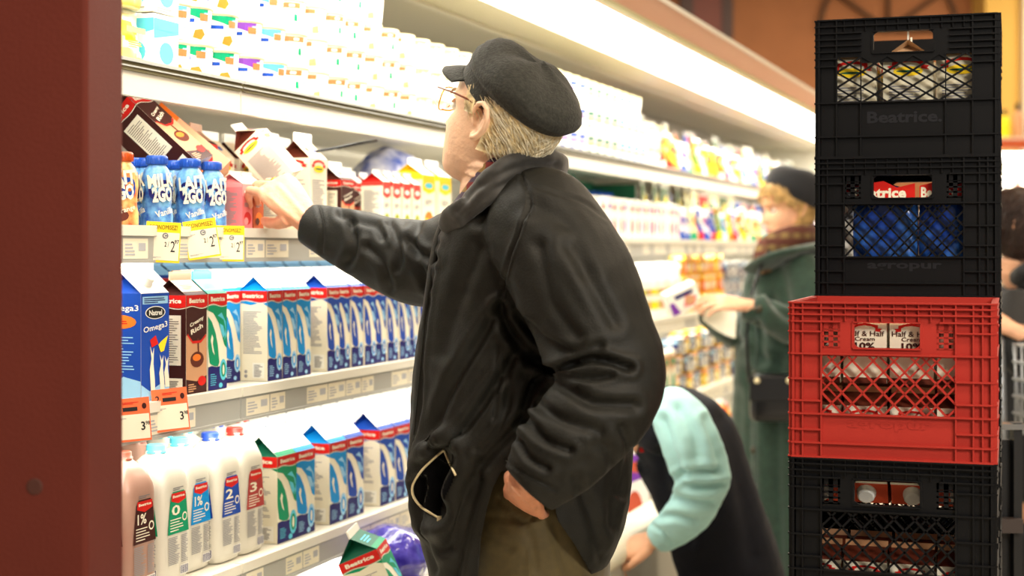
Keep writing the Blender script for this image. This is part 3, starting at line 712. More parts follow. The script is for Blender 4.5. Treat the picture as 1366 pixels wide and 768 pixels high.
k_tc.place(P(203, 184, 3.06)+Vector((.068, .06, -.068)), EU(-47, 74), 'brown chocolate carton lying tilted on top of the blue bottles', 'leaning cartons on the upper middle shelf')
k_or.place(P(236, 196, 3.2)+Vector((.07, .06, -.068)), EU(-50, 20), 'orange and peach carton leaning behind the tilted chocolate carton', 'leaning cartons on the upper middle shelf')
for i, px in enumerate((262, 282)): on(k_choc, px, ZB, f'red topped chocolate carton behind the blue bottles, {["left", "right"][i]} of the pair', None, dq=.17, d=.08, up=-.02+.02, rz=R(12))
for i, px in enumerate((300, 332)): on(k_cw, px, ZB, f'pale carton with a white fin behind the blue bottles, {["left", "right"][i]} of two', 'pale cartons deep on the upper middle shelf', dq=.20, d=.085, up=.0)
k_cs = Kind(carton(.07, .07, .12, .03, dict(kind='recipe', col=tan, light=white, top=MATS['pale_roof'], ins=brown, base=MATS['pale_carton'], fin=.018, fincol=white)))
k_cs.place(P(354, 214, 3.30)+Vector((.04, .05, -.042)), EU(-42, 78), 'pale carton with a printed panel tipped sideways above the man\'s hand', 'leaning cartons on the upper middle shelf')
for i, px in enumerate((385, 400)): on(k_cw, px, ZB, f'pale carton standing behind the man\'s wrist, {["left", "right"][i]} of two', 'pale cartons deep on the upper middle shelf', dq=.09+.05*i, d=.085, up=0, rz=R(10))
on(k_cw, 425, ZB, 'pale carton with blue print between wrist and chocolate carton', 'pale cartons deep on the upper middle shelf', dq=.03, d=.085)
k_rc = Kind(carton(.07, .07, .125, .03, dict(kind='choc', col=brown, light=tan, top=white, ins=brown)))
on(k_rc, 464, ZB, 'small dark red chocolate carton above the man\'s forearm', 'small chocolate cartons', dq=.02, d=.07)
on(k_rc, 476, ZB, 'small dark red chocolate carton behind the first above the forearm', 'small chocolate cartons', dq=.11, d=.07)
k_sm = Kind(carton(.045, .06, .13, .022, dict(kind='plain', col=cm('berry', 205, 60, 50), light=white, fruit=cm('olive_fruit', 150, 160, 40), top=white, ins=red, fin=.01), name='yogurt_drink_carton'))
for i in range(4): on(k_sm, 516+13.5*i, ZB, f'small yogurt drink carton with a red arch, {ordw(i)} of four beside the man\'s chest', 'small yogurt drink cartons', dq=.01, d=.06)
for i in range(5): on(k_sm, 482+16*i, ZB, f'small yogurt drink carton in the back row left of the man, {ordw(i)} from the left', 'small yogurt drink cartons', dq=.11, d=.06)
k_ob = Kind(carton(.085, .085, .16, .03, dict(kind='plain', col=yellow, light=cyan, fruit=orange, top=white, ins=yellow), name='juice_carton'))
for i in range(2): on(k_ob, 572+22*i, ZB, f'pale juice carton with an orange, {["left", "right"][i]} of two at the man\'s chin', 'juice cartons at the chin', dq=.02, d=.085)
milk_bag(W(s_of(560, 1.8), 1.9, ZB+.13), cm('blue_white_film', 40, 80, 190, rough=.25, nscale=14, col2=srgb(240, 240, 250), coat=.3, bump=.5, bscale=25), 'blue and white multipack bag behind the small drink cartons', rx=.13, ry=.1, rz=.12, seed=31)
# ------------------------------------------------------------------ price tags
def price_tag(name, c0, hh, ww, hc, bc, head, price, lab, grp, tilt=0, yaw=0, big='2'):
    t = thing(name, lab, 'price tag', c0, 0, grp, rot=(R(-4), tilt, AR-R(55)+yaw))
    b = MB(); b.box((0, .0, -hh/2), (ww, .0016, hh), hc)
    f = Frame((-ww/2, -.0009, -hh), (1, 0, 0), (0, 0, 1))
    b.rect(f, ww*.03, hh*.05, ww*.97, hh*(.74 if hc is yellow else .62), bc, .0004)
    if hc is yellow:
        b.text(f, head, .5*ww, .87*hh, .8*ww, .11*hh, choc, .0006, bold=.0)
        b.disc(f, .56*ww, .66*hh, .09*ww, grey, .0008, n=14); b.text(f, 'C', .56*ww, .66*hh, .09*ww, .08*hh, cream, .001)
        b.text(f, '2', .58*ww, .45*hh, .06*ww, .12*hh, ink, .0008); b.text(f, '/', .66*ww, .45*hh, .04*ww, .14*hh, grey, .0008)
        b.text(f, '2', .79*ww, .40*hh, .13*ww, .27*hh, ink, .0008, bold=0); b.text(f, '97', .95*ww-.05*ww, .52*hh, .13*ww, .1*hh, ink, .0008)
        b.lines(f, .06*ww, .60*hh, .34*ww, .66*hh, 2, fine, .0007); b.lines(f, .06*ww, .1*hh, .5*ww, .14*hh, 2, fine, .0007)
    else:
        b.text(f, big, .16*ww, .77*hh, .12*ww, .16*hh, ink, .0008, bold=.02); b.lines(f, .3*ww, .86*hh, .75*ww, .92*hh, 2, red, .0008); b.rect(f, .3*ww, .7*hh, .68*ww, .79*hh, ink, .0007)
        b.disc(f, .86*ww, .8*hh, .06*ww, choc, .0008, ry=.07*hh)
        b.text(f, '3', .80*ww, .34*hh, .11*ww, .2*hh, ink, .0008, bold=.02); b.text(f, '98', .92*ww, .40*hh, .11*ww, .09*hh, ink, .0008); b.lines(f, .06*ww, .5*hh, .4*ww, .56*hh, 2, fine, .0007)
    b.build('card', t)
    b = MB(); b.box((0, .004, -.003), (.02, .008, .006), white); b.build('clip', t)
    return t
TG = 'yellow price tags on the upper middle shelf'
def tagpos(px, py, q=Q0-.022): 
    s = s_of(px, q); w = W(s, q); return Vector((w.x, w.y, H+(333-py)/F_PX*w.y))
price_tag('price_tag', tagpos(219, 296), .074, .062, yellow, paper, 'ECONOMISEZ!', '', 'yellow topped price tag under the orange bottle, leftmost of three', TG, tilt=R(3), yaw=R(-6))
price_tag('price_tag', tagpos(265, 293), .074, .062, yellow, paper, 'ECONOMISEZ!', '', 'yellow topped price tag tilted upward, touching the leftmost one', TG, tilt=R(-9), yaw=R(4))
price_tag('price_tag', tagpos(307, 301), .070, .056, yellow, paper, 'ECONOMISEZ!', '', 'yellow topped price tag hanging alone under the right hand blue bottle', TG, tilt=R(1), yaw=R(-4))
OG = 'orange price tags on the middle shelf'
price_tag('price_tag', tagpos(173, 531), .076, .066, tagor, paper, '', '', 'orange topped price tag beside the pillar under the blue capped carton', OG, tilt=R(-4))
price_tag('price_tag', tagpos(225, 518), .078, .064, tagor, paper, '', '', 'orange topped price tag under the chocolate milk carton', OG, tilt=R(-5))
# ------------------------------------------------------------------ yogurt tubs on the top shelf (A)
tubm = cm('tub_white', 244, 241, 230, rough=.35); lidm = cm('tub_lid_cream', 238, 222, 165, rough=.3); olive = cm('olive_print', 150, 150, 90, rough=.5)
def tub(style, h=.074, r=.047):
    t = thing('yogurt_tub', 'tub', 'yogurt tub')
    b = MB(); b.lathe([(r*.84, 0), (r*.86, .003), (r*.97, h*.88), (r*.97, h*.9)], tubm, n=24)
    rr = r*.985; oc = [0]
    def wrap(X, Y, e=0): a = -PI/2+(oc[0]+(X/r-oc[0])*1.4)*r/rr; k = .858+.129*Y/h; return Vector(((r*k+.0006+e)*math.cos(a), (r*k+.0006+e)*math.sin(a), Y))
    def wp(pts, m, e=0):
        # fine subdivision along x so that the decal follows the wall
        x0 = min(p[0] for p in pts); x1 = max(p[0] for p in pts); y0 = min(p[1] for p in pts); y1 = max(p[1] for p in pts)
        b.add([wrap(x*r, y*h, e) for x, y in pts], [tuple(range(len(pts)))], m)
    def wr(x0, y0, x1, y1, m, e=0, top=None):
        n = max(2, int(abs(x1-x0)/.2)); top = top or (lambda t: y1)
        v = []
        for i in range(n+1): x = x0+(x1-x0)*i/n; v += [wrap(x*r, y0*h, e), wrap(x*r, top(i/n)*h, e)]
        b.add(v, [(2*i, 2*i+2, 2*i+3, 2*i+1) for i in range(n)], m)
    for off in (-.95, 1.2, 3.2):
        k = style; oc[0] = off
        if k in ('green', 'purple', 'cyan'):
            c = {'green': green, 'purple': purple, 'cyan': cyan}[k]
            n = 5; v = []
            for i in range(n+1): x = off-.5+1.1*i/n; v += [wrap(x*r, (.80-.26*i/n)*h), wrap(x*r, .86*h)]
            b.add(v, [(2*i, 2*i+2, 2*i+3, 2*i+1) for i in range(n)], c)
            wr(off+.28, .56, off+.6, .74, tagor, .0006); wr(off-.45, .50, off+.1, .6, dblue, .0004)
            if k == 'green':
                wp([(off+.05, .10), (off+.35, .05), (off+.5, .2), (off+.38, .34), (off+.12, .3)], orange, .0006); wp([(off-.65, .12), (off-.5, .12), (off-.52, .2), (off-.6, .22)], dblue, .0005)
            for q in range(3): wr(off-.62, .55+.1*q, off-.56, .6+.1*q, (green, orange, dblue)[q], .0004)
            for q in range(5): wr(off-1.1, .3+.11*q, off-.8, .34+.11*q, paleb)
        elif k == 'red':
            wr(off-.3, .68, off+.55, .84, tagor); wr(off+.1, .72, off+.3, .79, tubm, .0006); wp([(off+.3, .3), (off+.45, .28), (off+.42, .5), (off+.3, .5)], green, .0004); wr(off-.9, .35, off-.65, .6, paleb)
        elif k == 'peach':
            wr(off-.3, .70, off+.2, .84, tagor); wp([(off+.1, .1), (off+.4, .12), (off+.35, .35), (off+.1, .3)], tan, .0004)
        elif k == 'olive':
            b.text(None, 'LIBERTE', off*r, .8*h, 1.0*r, .13*h, olive, fn=lambda X, Y: wrap(X, Y, .0005), bold=.02); wr(off-.45, .15, off+.45, .6, cm('oat', 238, 228, 205), 0)
        elif k in ('m_blue', 'm_green', 'm_cyan'):
            c1, c2 = {'m_blue': (dblue, purple), 'm_green': (dgreen, orange), 'm_cyan': (lblue, red)}[k]
            wr(off-.5, .62, off+.5, .78, c1); wr(off-.2, .44, off+.6, .56, c2); wr(off-.5, .16, off+.3, .26, c1)
    b.build('tub_body', t)
    l = MB(); l.lathe([(r*.99, h*.88), (r*1.02, h*.885), (r*1.02, h*.965), (r*.98, h*.985), (r*.9, h*.98)], lidm, n=24); l.build('lid', t)
    return Kind(t)
tk = {k: tub(k) for k in ('green', 'purple', 'cyan', 'red', 'peach', 'olive')}
tk2 = {k: tub(k, h=.088) for k in ('m_blue', 'm_green', 'm_cyan', 'red')}
cname = dict(green='green and orange', purple='purple', cyan='pale blue', red='orange red', peach='small peach', olive='grey lettered', m_blue='blue marked', m_green='green marked', m_cyan='cyan marked')
YG = 'yogurt tubs stacked on the top shelf'
rowname = ['bottom', 'second', 'third', 'top']
s = s_of(281, Q0+.03); i = 0; seq = ['green', 'green', 'purple', 'cyan', 'red', 'peach', 'red', 'red', 'peach', 'red', 'peach', 'olive', 'olive']
while s < 4.9:
    k = seq[i] if i < len(seq) else 'olive'
    nr = 4 if i < 9 else 3
    for r in range(nr):
        kk = 'green' if (k == 'cyan' and r == 3) else k
        onS(tk[kk], s, ZA+r*.0752, f'{cname[kk]} label yogurt tub, {ordw(i)} stack from the pillar, {rowname[r]} layer', YG, d=.094, rz=((i*37+r*53) % 7-3)*.06, dq=((i*3+r) % 3)*.003)
    s += .1015; i += 1
j = 0
while s < 6.32:
    k = ['m_blue', 'm_blue', 'm_green', 'm_green', 'm_cyan', 'm_cyan', 'red', 'red'][min(7, j//2)] if s > 4.8 else 'm_blue'
    for r in range(3 if s < 6.0 else 2): onS(tk2[k], s, ZA+r*.0893, f'{cname[k]} yogurt tub right of the cap, {ordw(j)} stack, {rowname[r]} layer', YG, d=.094, rz=((j+r) % 3)*.05-.05)
    s += .1015; j += 1
# yellow pouches and white cartons at the far left of the top shelf
m_pch = cm('pale_yellow_film', 244, 232, 170, rough=.3, bump=.3, bscale=20)
def pouch(c1, c2, w=.11, h=.16, d=.045, c3=None, name='food_pouch'):
    t = thing(name, 'pouch', 'pouch')
    b = MB(); nx, nz = 12, 14; idx = {}; pts = []; 
    for side in (-1, 1):
        for i in range(nx+1):
            for j in range(nz+1):
                u, v = i/nx, j/nz
                e = (math.sin(PI*u)**.55)*(min(1, (1-v)/.85))**.7*(1 if v > .06 else .8)
                wv = .0025*math.sin(17*u+9*v)+.002*math.sin(23*v+5*u)
                pts.append(((u-.5)*w*(1-.06*math.sin(PI*v)), side*(d/2*e+wv*e+.0006), v*h))
    n1 = (nx+1)*(nz+1)
    def q(s_, i, j): return s_*n1+i*(nz+1)+j
    groups = {}
    for i in range(nx):
        for j in range(nz):
            u, v = (i+.5)/nx, (j+.5)/nz
            m = c1
            if (u-.5)**2/.09+(v-.6)**2/.03 < 1: m = c2
            elif v < .22+.1*math.sin(6*u): m = c3 or c2
            elif v > .9: m = white
            groups.setdefault(m, []).append((q(0, i, j), q(0, i+1, j), q(0, i+1, j+1), q(0, i, j+1)))
            groups.setdefault(m, []).append((q(1, i, j+1), q(1, i+1, j+1), q(1, i+1, j), q(1, i, j)))
    base = len(b.v); first = True
    ed = []
    for j in range(nz): ed += [(q(0, 0, j), q(0, 0, j+1), q(1, 0, j+1), q(1, 0, j)), (q(0, nx, j+1), q(0, nx, j), q(1, nx, j), q(1, nx, j+1))]
    for i in range(nx): ed += [(q(0, i+1, 0), q(0, i, 0), q(1, i, 0), q(1, i+1, 0)), (q(0, i, nz), q(0, i+1, nz), q(1, i+1, nz), q(1, i, nz))]
    groups.setdefault(c1, []).extend(ed)
    b.v = [tuple(p) for p in pts]
    for m, fs in groups.items():
        k = b.mi(m)
        for f in fs: b.f.append(f); b.m.append(k); b.sm.append(True)
    b.build('bag', t)
    l = MB(); f = Frame((-w*.3, -d/2-.0022, 0), (1, 0, 0), (0, 0, 1)); l.rect(f, 0, h*.56, w*.6, h*.66, c3 or white); l.lines(f, .05*w, h*.3, w*.5, h*.45, 4, c2); l.build('printed_label', t)
    return Kind(t)
def pack(c1, c2, w=.09, h=.12, d=.07, name='food_box', c3=None):
    t = thing(name, 'box', 'box')
    b = MB(); b.box((0, 0, h/2), (w, d, h), c1)
    for f, ww in ((Frame((-w/2, -d/2, 0), (1, 0, 0), (0, 0, 1)), w), (Frame((-w/2, d/2, 0), (0, -1, 0), (0, 0, 1)), d)):
        b.poly(f, [(0, .55*h), (ww, .7*h), (ww, .92*h), (0, .92*h)], c2); b.disc(f, .5*ww, .32*h, .28*ww, c3 or c2, ry=.2*h); b.lines(f, .1*ww, .03*h, .8*ww, .12*h, 2, fine)
        b.rect(f, .15*ww, .72*h, .8*ww, .84*h, c3 or white, .0008)
    b.build('carton_box', t, bevel=.0015)
    l = MB(); l.box((0, 0, h+.001), (w*.98, d*.3, .002), white); l.build('flap', t)
    return Kind(t)
def bottle(c1, c2, capm, h=.2, r=.035, name='bottle'):
    t = thing(name, 'bottle', 'bottle')
    b = MB(); b.lathe([(r*.9, 0), (r, .006), (r, h*.66), (r*.8, h*.76), (r*.42, h*.88), (r*.4, h*.93)], c1, n=20); b.build('bottle_body', t)
    b = MB(); b.lathe([(r*.5, h*.92), (r*.5, h*.99), (r*.42, h)], capm, n=16); b.build('cap', t)
    b = MB(); b.lathe([(r*1.01, h*.15), (r*1.01, h*.52)], c2, n=20, cap=False); b.lathe([(r*1.015, h*.3), (r*1.015, h*.42)], white, n=20, cap=False); b.build('printed_label', t)
    return Kind(t)
p_y = pouch(m_pch, yellow, w=.10, h=.105, d=.06, c3=cm('pale_lemon', 245, 225, 120))
for i in range(2): onS(p_y, s_of(180, Q0+.03)-.12+.12*i, ZA, f'pale yellow patterned pouch on the top shelf beside the pillar, {["left", "right"][i]} one', 'yellow pouches on the top shelf', d=.06)
for i in range(2): onS(p_y, s_of(180, Q0+.03)-.12+.12*i, ZA+.108, f'pale yellow pouch in the upper layer beside the pillar, {["left", "right"][i]} one', 'yellow pouches on the top shelf', d=.06)
p_w = pack(tubm, cyan, w=.085, h=.105, d=.08, name='yogurt_box', c3=cyan)
for r in range(2): onS(p_w, s_of(222, Q0+.03), ZA+r*.108, f'white yogurt box with sky blue figure, {["lower", "upper"][r]} of two on the top shelf', 'white yogurt boxes', d=.08)
for r in range(3): onS(tk['cyan' if r == 1 else 'green'], s_of(252, Q0+.05), ZA+r*.0755, f'{["green", "pale blue", "green lidded"][r]} yogurt tub between the box and the green stacks, {rowname[r]} layer', YG, d=.094, dq=.02)
# ------------------------------------------------------------------ goods beyond the man
pouches = [('blue and red', pouch(dblue, white, c3=red)), ('orange', pouch(orange, yellow, h=.17, c3=red)), ('yellow', pouch(yellow, red, w=.12, c3=orange)), ('green', pouch(cm('leaf', 110, 140, 50), white, w=.1, h=.18, c3=yellow)),
           ('red', pouch(red, yellow, w=.12, h=.15, c3=white)), ('sky blue', pouch(cyan, dblue, h=.14, c3=white)), ('white and violet', pouch(white, purple, h=.15, c3=dblue)), ('cream', pouch(m_pch, orange, h=.15, c3=green))]
packs = [('orange', pack(orange, yellow, w=.08, h=.085, d=.07, c3=white)), ('yellow', pack(yellow, orange, w=.08, h=.085, d=.07, c3=white)), ('violet blue', pack(navy, paleb, w=.07, h=.07, d=.07, c3=white)),
         ('white', pack(white, grey, w=.08, h=.07, d=.07, c3=navy)), ('cream', pack(cream, tan, w=.1, h=.2, d=.08, c3=green))]
bots = [('white with red foot', pack(tubm, white, w=.055, h=.15, d=.06, name='drink_carton', c3=red)), ('white with violet stripe', pack(tubm, white, w=.055, h=.155, d=.06, name='drink_carton', c3=purple))]
tallb = [('pale yellow', bottle(tubm, yellow, white, h=.225, r=.032)), ('pale green', bottle(tubm, cm('lime', 190, 200, 90), white, h=.225, r=.032)), ('cream', bottle(tubm, tan, white, h=.225, r=.032))]
rr = random.Random(5)
FG = 'packages on the shelves beyond the man'
def fill(s0, s1, z, items, pitch, place, d=.07, layers=1, lh=.09, jit=.2, tilt=0, dq=0, cat=None):
    s = s0; i = 0
    while s < s1:
        for L_ in range(layers):
            n, k = items[(i+L_*2+(rr.randrange(len(items)) if len(items) > 3 else 0)) % len(items)]
            nm = {'food_pouch': 'pouch', 'food_box': 'box', 'drink_carton': 'drink carton', 'bottle': 'bottle'}[k.root.name.split('.')[0]]
            ly = '' if layers == 1 else ', '+['bottom', 'middle', 'upper'][L_]+' layer'
            w_ = W(s, Q0+.03+dq+d/2+rr.uniform(0, .02), z+.0012+L_*lh)
            k.place(w_, (rr.uniform(-tilt, 0), 0, AR+rr.uniform(-jit, jit)), f'{n} {nm}, {ordw(i)} from left {place}{ly}', FG+' '+place)
        s += pitch; i += 1
fill(6.42, 10.9, ZA, pouches, .125, 'on the far top shelf', tilt=.12)
big = [('dark green', pouch(cm('pouch_green', 70, 95, 40), yellow, w=.17, h=.27, c3=white)), ('violet blue', pouch(dblue, white, w=.15, h=.25, c3=red)), ('red and yellow', pouch(red, yellow, w=.17, h=.26, c3=white)), ('cream and green', pouch(m_pch, green, w=.16, h=.27, c3=orange)), ('orange and white', pouch(orange, white, w=.16, h=.24, c3=dblue))]
fill(6.15, 10.9, ZA, big, .17, 'in the far top shelf back row', tilt=.1, dq=.16)
fill(6.75, 10.9, ZB, big, .17, 'in the far upper middle shelf back row', tilt=.1, dq=.16)
fill(5.05, 6.62, ZB, bots, .0615, 'on the far upper middle shelf', d=.06, jit=.04)
fill(6.75, 10.9, ZB, pouches, .125, 'on the far upper middle shelf past cartons', tilt=.1)
fill(5.35, 6.62, ZC, tallb, .069, 'on the far middle shelf', d=.064, jit=.05)
fill(6.70, 7.5, ZC, packs[:2], .092, 'in the orange block of the far middle shelf', layers=3, lh=.0885, jit=.03)
fill(7.55, 8.2, ZC, packs[2:3]+packs[3:4], .085, 'in the violet block, far middle shelf', layers=3, lh=.0735, jit=.05)
fill(8.3, 10.9, ZC, pouches, .14, 'at the far end of the middle shelf')
fill(4.95, 6.5, ZD, packs[4:5], .108, 'on the far lower shelf', d=.08, jit=.03)
fill(6.55, 8.3, ZD, packs[1:4], .09, 'in the mixed block, far lower shelf', layers=3, lh=.0885, jit=.05)
fill(8.4, 10.9, ZD, pouches, .15, 'at the far end of the lower shelf')
fill(5.3, 10.6, ZE, pouches, .16, 'in the far well', tilt=.3, d=.2)
# dark green carton of bottles at the back of the upper middle shelf
t = thing('display_tray', 'dark green open tray on the upper middle shelf behind the white drink cartons', 'tray', W(6.15, Q0+.34, ZB+.0012), AR)
b = MB(); g_ = cm('tray_green', 10, 80, 50, rough=.5)
b.box((0, 0, .003), (.9, .2, .006), g_)
for x in (-.45, .45): b.box((x, 0, .125), (.006, .2, .25), g_)
b.box((0, .1, .13), (.9, .006, .26), g_); b.box((0, -.1, .04), (.9, .006, .08), g_); b.build('tray_body', t)
kt = bottle(green, cyan, dblue, h=.2, r=.03)
for i in range(10): kt.place(W(5.76+.085*i, Q0+.34, ZB+.009), AR, f'green and blue bottle inside the dark green tray, {ordw(i)} from the left', 'bottles in the green tray')
# ------------------------------------------------------------------ milk crates
m_kb = cm('black_crate_plastic', 9, 10, 13, rough=.45, spec=.25); m_kr = cm('red_crate_plastic', 164, 46, 38, rough=.5, spec=.25)
CW, CH = .33, .266
m_kb2 = cm('black_embossing', 26, 27, 32, rough=.35)
def crate_panel(b, f, m, kind, emb=True):
    w, h = CW, CH; T = .004
    def R_(u0, u1, v0, v1, d0=-T, d1=0): b.fbox(f, u0*w, u1*w, v0*h, v1*h, d0, d1, m)
    if kind == 1: ua, ub, va, vb = .107, .868, .40, .73; ha, hb, hc, hd = .31, .655, .755, .905
    else: ua, ub, va, vb = .15, .82, .286, .657; ha, hb, hc, hd = .31, .65, .712, .872
    R_(0, ua, 0, 1); R_(ub, 1, 0, 1); R_(ua, ub, 0, va); R_(ua, ub, hd, 1)
    if kind == 1:
        R_(ua, ha, vb, hd); R_(hb, ub, vb, hd); R_(ha, hb, vb-.045, hc); R_(.25, ha, vb-.045, vb); R_(hb, .72, vb-.045, vb)
    else:
        R_(ua, ub, vb, hc); R_(.245, ha, hc, hd); R_(hb, .725, hc, hd)
        for (a, c) in ((ua, .245), (.725, ub)):
            for k in range(3): x = a+(c-a)*k/2; R_(max(a, x-.012), min(c, x+.012), hc, hd)
            for k in range(4): y = hc+(.82-hc)*k/3; R_(a, c, y-.006, y+.006)
            R_(a, c, .83, hd)
    # rounded corners of the hand hole
    for (x, y, sx, sy) in ((ha, hc, 1, 1), (hb, hc, -1, 1), (ha, hd, 1, -1), (hb, hd, -1, -1)):
        r = .014; px_, py_ = x*w, y*h
        arc = [(px_+sx*(r-r*math.cos(a)), py_+sy*(r-r*math.sin(a))) for a in [PI/2*i/5 for i in range(6)]]
        for i in range(5):
            p, q = arc[i], arc[i+1]
            vv = [f.p(px_, py_, 0), f.p(*p, 0), f.p(*q, 0), f.p(px_, py_, -T), f.p(*p, -T), f.p(*q, -T)]
            b.add(vv, [(0, 1, 2), (5, 4, 3), (1, 4, 5, 2)], m)
    # rim of the hand hole
    for (a, c, d_, e) in ((ha, hb, hc-.008, hc), (ha, hb, hd, hd+.008)): R_(a, c, d_, e, -.012, .004)
    for x in (ha, hb): R_(x-.006, x+.006, hc, hd, -.012, .002)
    # ribs
    ys = ([1, .955, .905, .86, .815, .77, .72, .665] if kind == 1 else [1, .965, .925, .88, .815])
    for i, y in enumerate(ys):
        segs = [(0, 1)] if y > hd+.01 else [(0, ua if y < vb else .245), (ub if y < vb else .745, 1)]
        if kind == 2 and y < hd: segs = [(0, ua), (ub, 1)]
        for a, c in segs: R_(a-.004, c+.004, y-.006, y+.004, 0, .0075)
    for y in (([.40, .155, .01]) if kind == 1 else ([.672, .51, .37, .286, .185, .10, .01])):
        full = y < va+.005 and not (kind == 2 and y in (.185,)) or y == .672
        for a, c in ([(-.004, 1.004)] if full else [(-.004, ua), (ub, 1.004)]): R_(a, c, y-.006, y+.005, 0, .0075)
    xs = (ua, .245, .72, ub) if kind == 1 else (.055, ua, ub, .905, .95)
    for x in xs: R_(x-.004, x+.004, 0, 1 if x not in (.245, .72) else .4, 0, .006)
    if kind == 1:
        for x in (.245, .72): R_(x-.003, x+.003, va, vb, -.003, .004)
    R_(0, .012, 0, 1, -.006, .006); R_(.988, 1, 0, 1, -.006, .006)
    for k in range(12):
        x = .15+.061*k
        R_(x-.0025, x+.0025, hd+.01, 1, 0, .005)
    # lattice
    W0, W1, V0, V1 = ua*w, ub*w, va*h, vb*h
    def clip(x0, y0, sl):
        pts = []
        for X in (W0, W1):
            Y = y0+sl*(X-x0)
            if V0-1e-9 <= Y <= V1+1e-9: pts.append((X, Y))
        for Y in (V0, V1):
            X = x0+(Y-y0)/sl
            if W0 <= X <= W1: pts.append((X, Y))
        pts = sorted(set((round(a, 5), round(c, 5)) for a, c in pts))
        return (pts[0], pts[-1]) if len(pts) > 1 else None
    sl, st = (.62, .0475) if kind == 1 else (1.06, .0345)
    top = V1 if kind == 2 else V1
    k = -20
    while k < 30:
        for s_ in (sl, -sl):
            c = clip(W0+k*st, V0, s_)
            if c: b.fbar(f, c[0], c[1], .0034, -.004, .003, m)
        k += 1
    if kind == 2:
        k = 0
        for k in range(-8, 14):
            c = clip(W0+(k+.5)*st, V0, -sl) if k % 2 else clip(W0+(k+.5)*st, V0, sl)
            if c and k % 3: b.fbar(f, c[0], c[1], .003, -.008, -.004, m)
    if emb:
        b.text(f, 'Beatrice.' if kind == 1 else 'agropur', .49*w, (.29 if kind == 1 else .215)*h, .42*w, .085*h if kind == 1 else .06*h, m if m is m_kr else m_kb2, lift=.0008, bold=.03)
def make_crate(m, kind, nm):
    t = thing('milk_crate', nm, 'milk crate'); w = CW; a = w/2
    fr = [Frame((-a, -a, 0), (1, 0, 0), (0, 0, 1)), Frame((a, -a, 0), (0, 1, 0), (0, 0, 1)), Frame((a, a, 0), (-1, 0, 0), (0, 0, 1)), Frame((-a, a, 0), (0, -1, 0), (0, 0, 1))]
    for i, f in enumerate(fr):
        b = MB(); crate_panel(b, f, m, kind, emb=(i == 0)); b.build('side_panel', t)
    b = MB(); b.box((0, 0, .004), (w-.01, w-.01, .006), m)
    for k in range(7): b.box((0, -a+.04+k*.042, .002), (w-.02, .004, .004), m)
    b.build('base_grid', t)
    return Kind(t)
K1, K2, KR = make_crate(m_kb, 1, 'c'), make_crate(m_kb, 2, 'c'), make_crate(m_kr, 2, 'c')
PHI = R(-18)
wv = Vector((math.cos(PHI), math.sin(PHI), 0)); dv = Vector((-wv.y, wv.x, 0))
Xl = (1057-683)/F_PX*2.645
FL = Vector((Xl, 2.645, 0))                        # front left foot of the front stack
def cpos(u, v, z): return FL+wv*u+dv*v+Vector((0, 0, z))
CG = 'plastic milk crates stacked at the right'
zt = H-.09
for i in range(5):
    z = zt-(i+1)*CH+.0
    k, lab = ((KR, 'bright red milk crate on top of the front stack, holding cream cartons') if i == 0 else
              (K2, ['', 'black milk crate directly under the red one, white round caps showing', 'black milk crate third down in the front stack', 'black milk crate fourth down in the front stack', 'black milk crate standing on the floor in the front stack'][i]))
    k.place(cpos(CW/2, CW/2, z), PHI, lab, CG)
BU = .003
for i in range(7):
    z = zt+2*CH-(i+1)*CH
    lab = ['black milk crate at the very top of the rear stack with a diamond mesh window', 'black milk crate just above and behind the red one, blue bags inside', 'black milk crate in the rear stack hidden behind the red one', 'black milk crate in the rear stack, fourth from the top', 'black milk crate in the rear stack, fifth from the top',
           'black milk crate in the rear stack, sixth from the top', 'black milk crate at the foot of the rear stack'][i]
    (K1 if i == 0 else K2).place(cpos(CW/2+BU, CW*1.5+.018, z), PHI, lab, CG)
# contents
k_rec = Kind(carton(.093, .093, .184, .034, dict(kind='recipe', col=tan, light=white, top=cm('kraft_roof', 205, 170, 130), ins=cm('kraft_roof', 205, 170, 130), base=cm('recipe_cream', 222, 216, 190), fin=.018, fincol=white), name='cream_carton'))
z1 = zt+CH+.008
for i, u in enumerate((.062, .165, .268)):
    for j in range(2): k_rec.place(cpos(u+BU, .33+.018+.062+.1*j, z1), PHI+PI/2+(.0, .06, -.05)[i], f'cream carton with a red ribbon in the top black crate, {["left", "middle", "right"][i]} of the {["front", "back"][j]} row', 'cream cartons in the top crate')
z2 = zt+.012
m_bb = cm('deep_blue_film', 22, 60, 150, rough=.2, noise=.3, nscale=9, col2=srgb(70, 130, 205), coat=.3, bump=.6, bscale=16)
def blue_sack(u, v, w, lab):
    t = thing('milk_sack', lab, 'milk bag', cpos(u, v, z2), PHI, 'milk bags in the second crate')
    b = MB(); b.ball((0, 0, .1), (w/2, .05, .1), m_bb, 26, 20); b.v = [(math.copysign(min(abs(x)*1.35, w/2), x), math.copysign(min(abs(y)*1.3, .048), y)+.003*math.sin(60*z+30*x), min(max(z, 0), .2)*1.03) for x, y, z in b.v]; b.build('bag', t)
    l = MB(); f = Frame((-w/2, -.0545, 0), (1, 0, 0), (0, 0, 1)); n = 12
    l.poly(f, [(.03*w, .168)]+[(w*(.03+.94*i/n), .168+.004*math.sin(i)) for i in range(n+1)]+[(w*.97, .205), (.7*w, .197), (.5*w, .21), (.03*w, .2)], red); l.text(f, 'Beatrice', .45*w, .187, .78*w, .021, cream, bold=.04)
    l.build('printed_label', t)
blue_sack(.125, .416, .125, 'blue milk bag in the second black crate with a red band, left of two'); blue_sack(.232, .418, .085, 'blue milk bag in the second black crate, right of two')
k_wl = Kind(carton(.05, .09, .19, .02, dict(kind='plain', col=grey, light=white, fruit=paleb, top=red, ins=red, base=cm('grey_white', 215, 212, 205)), name='milk_carton'))
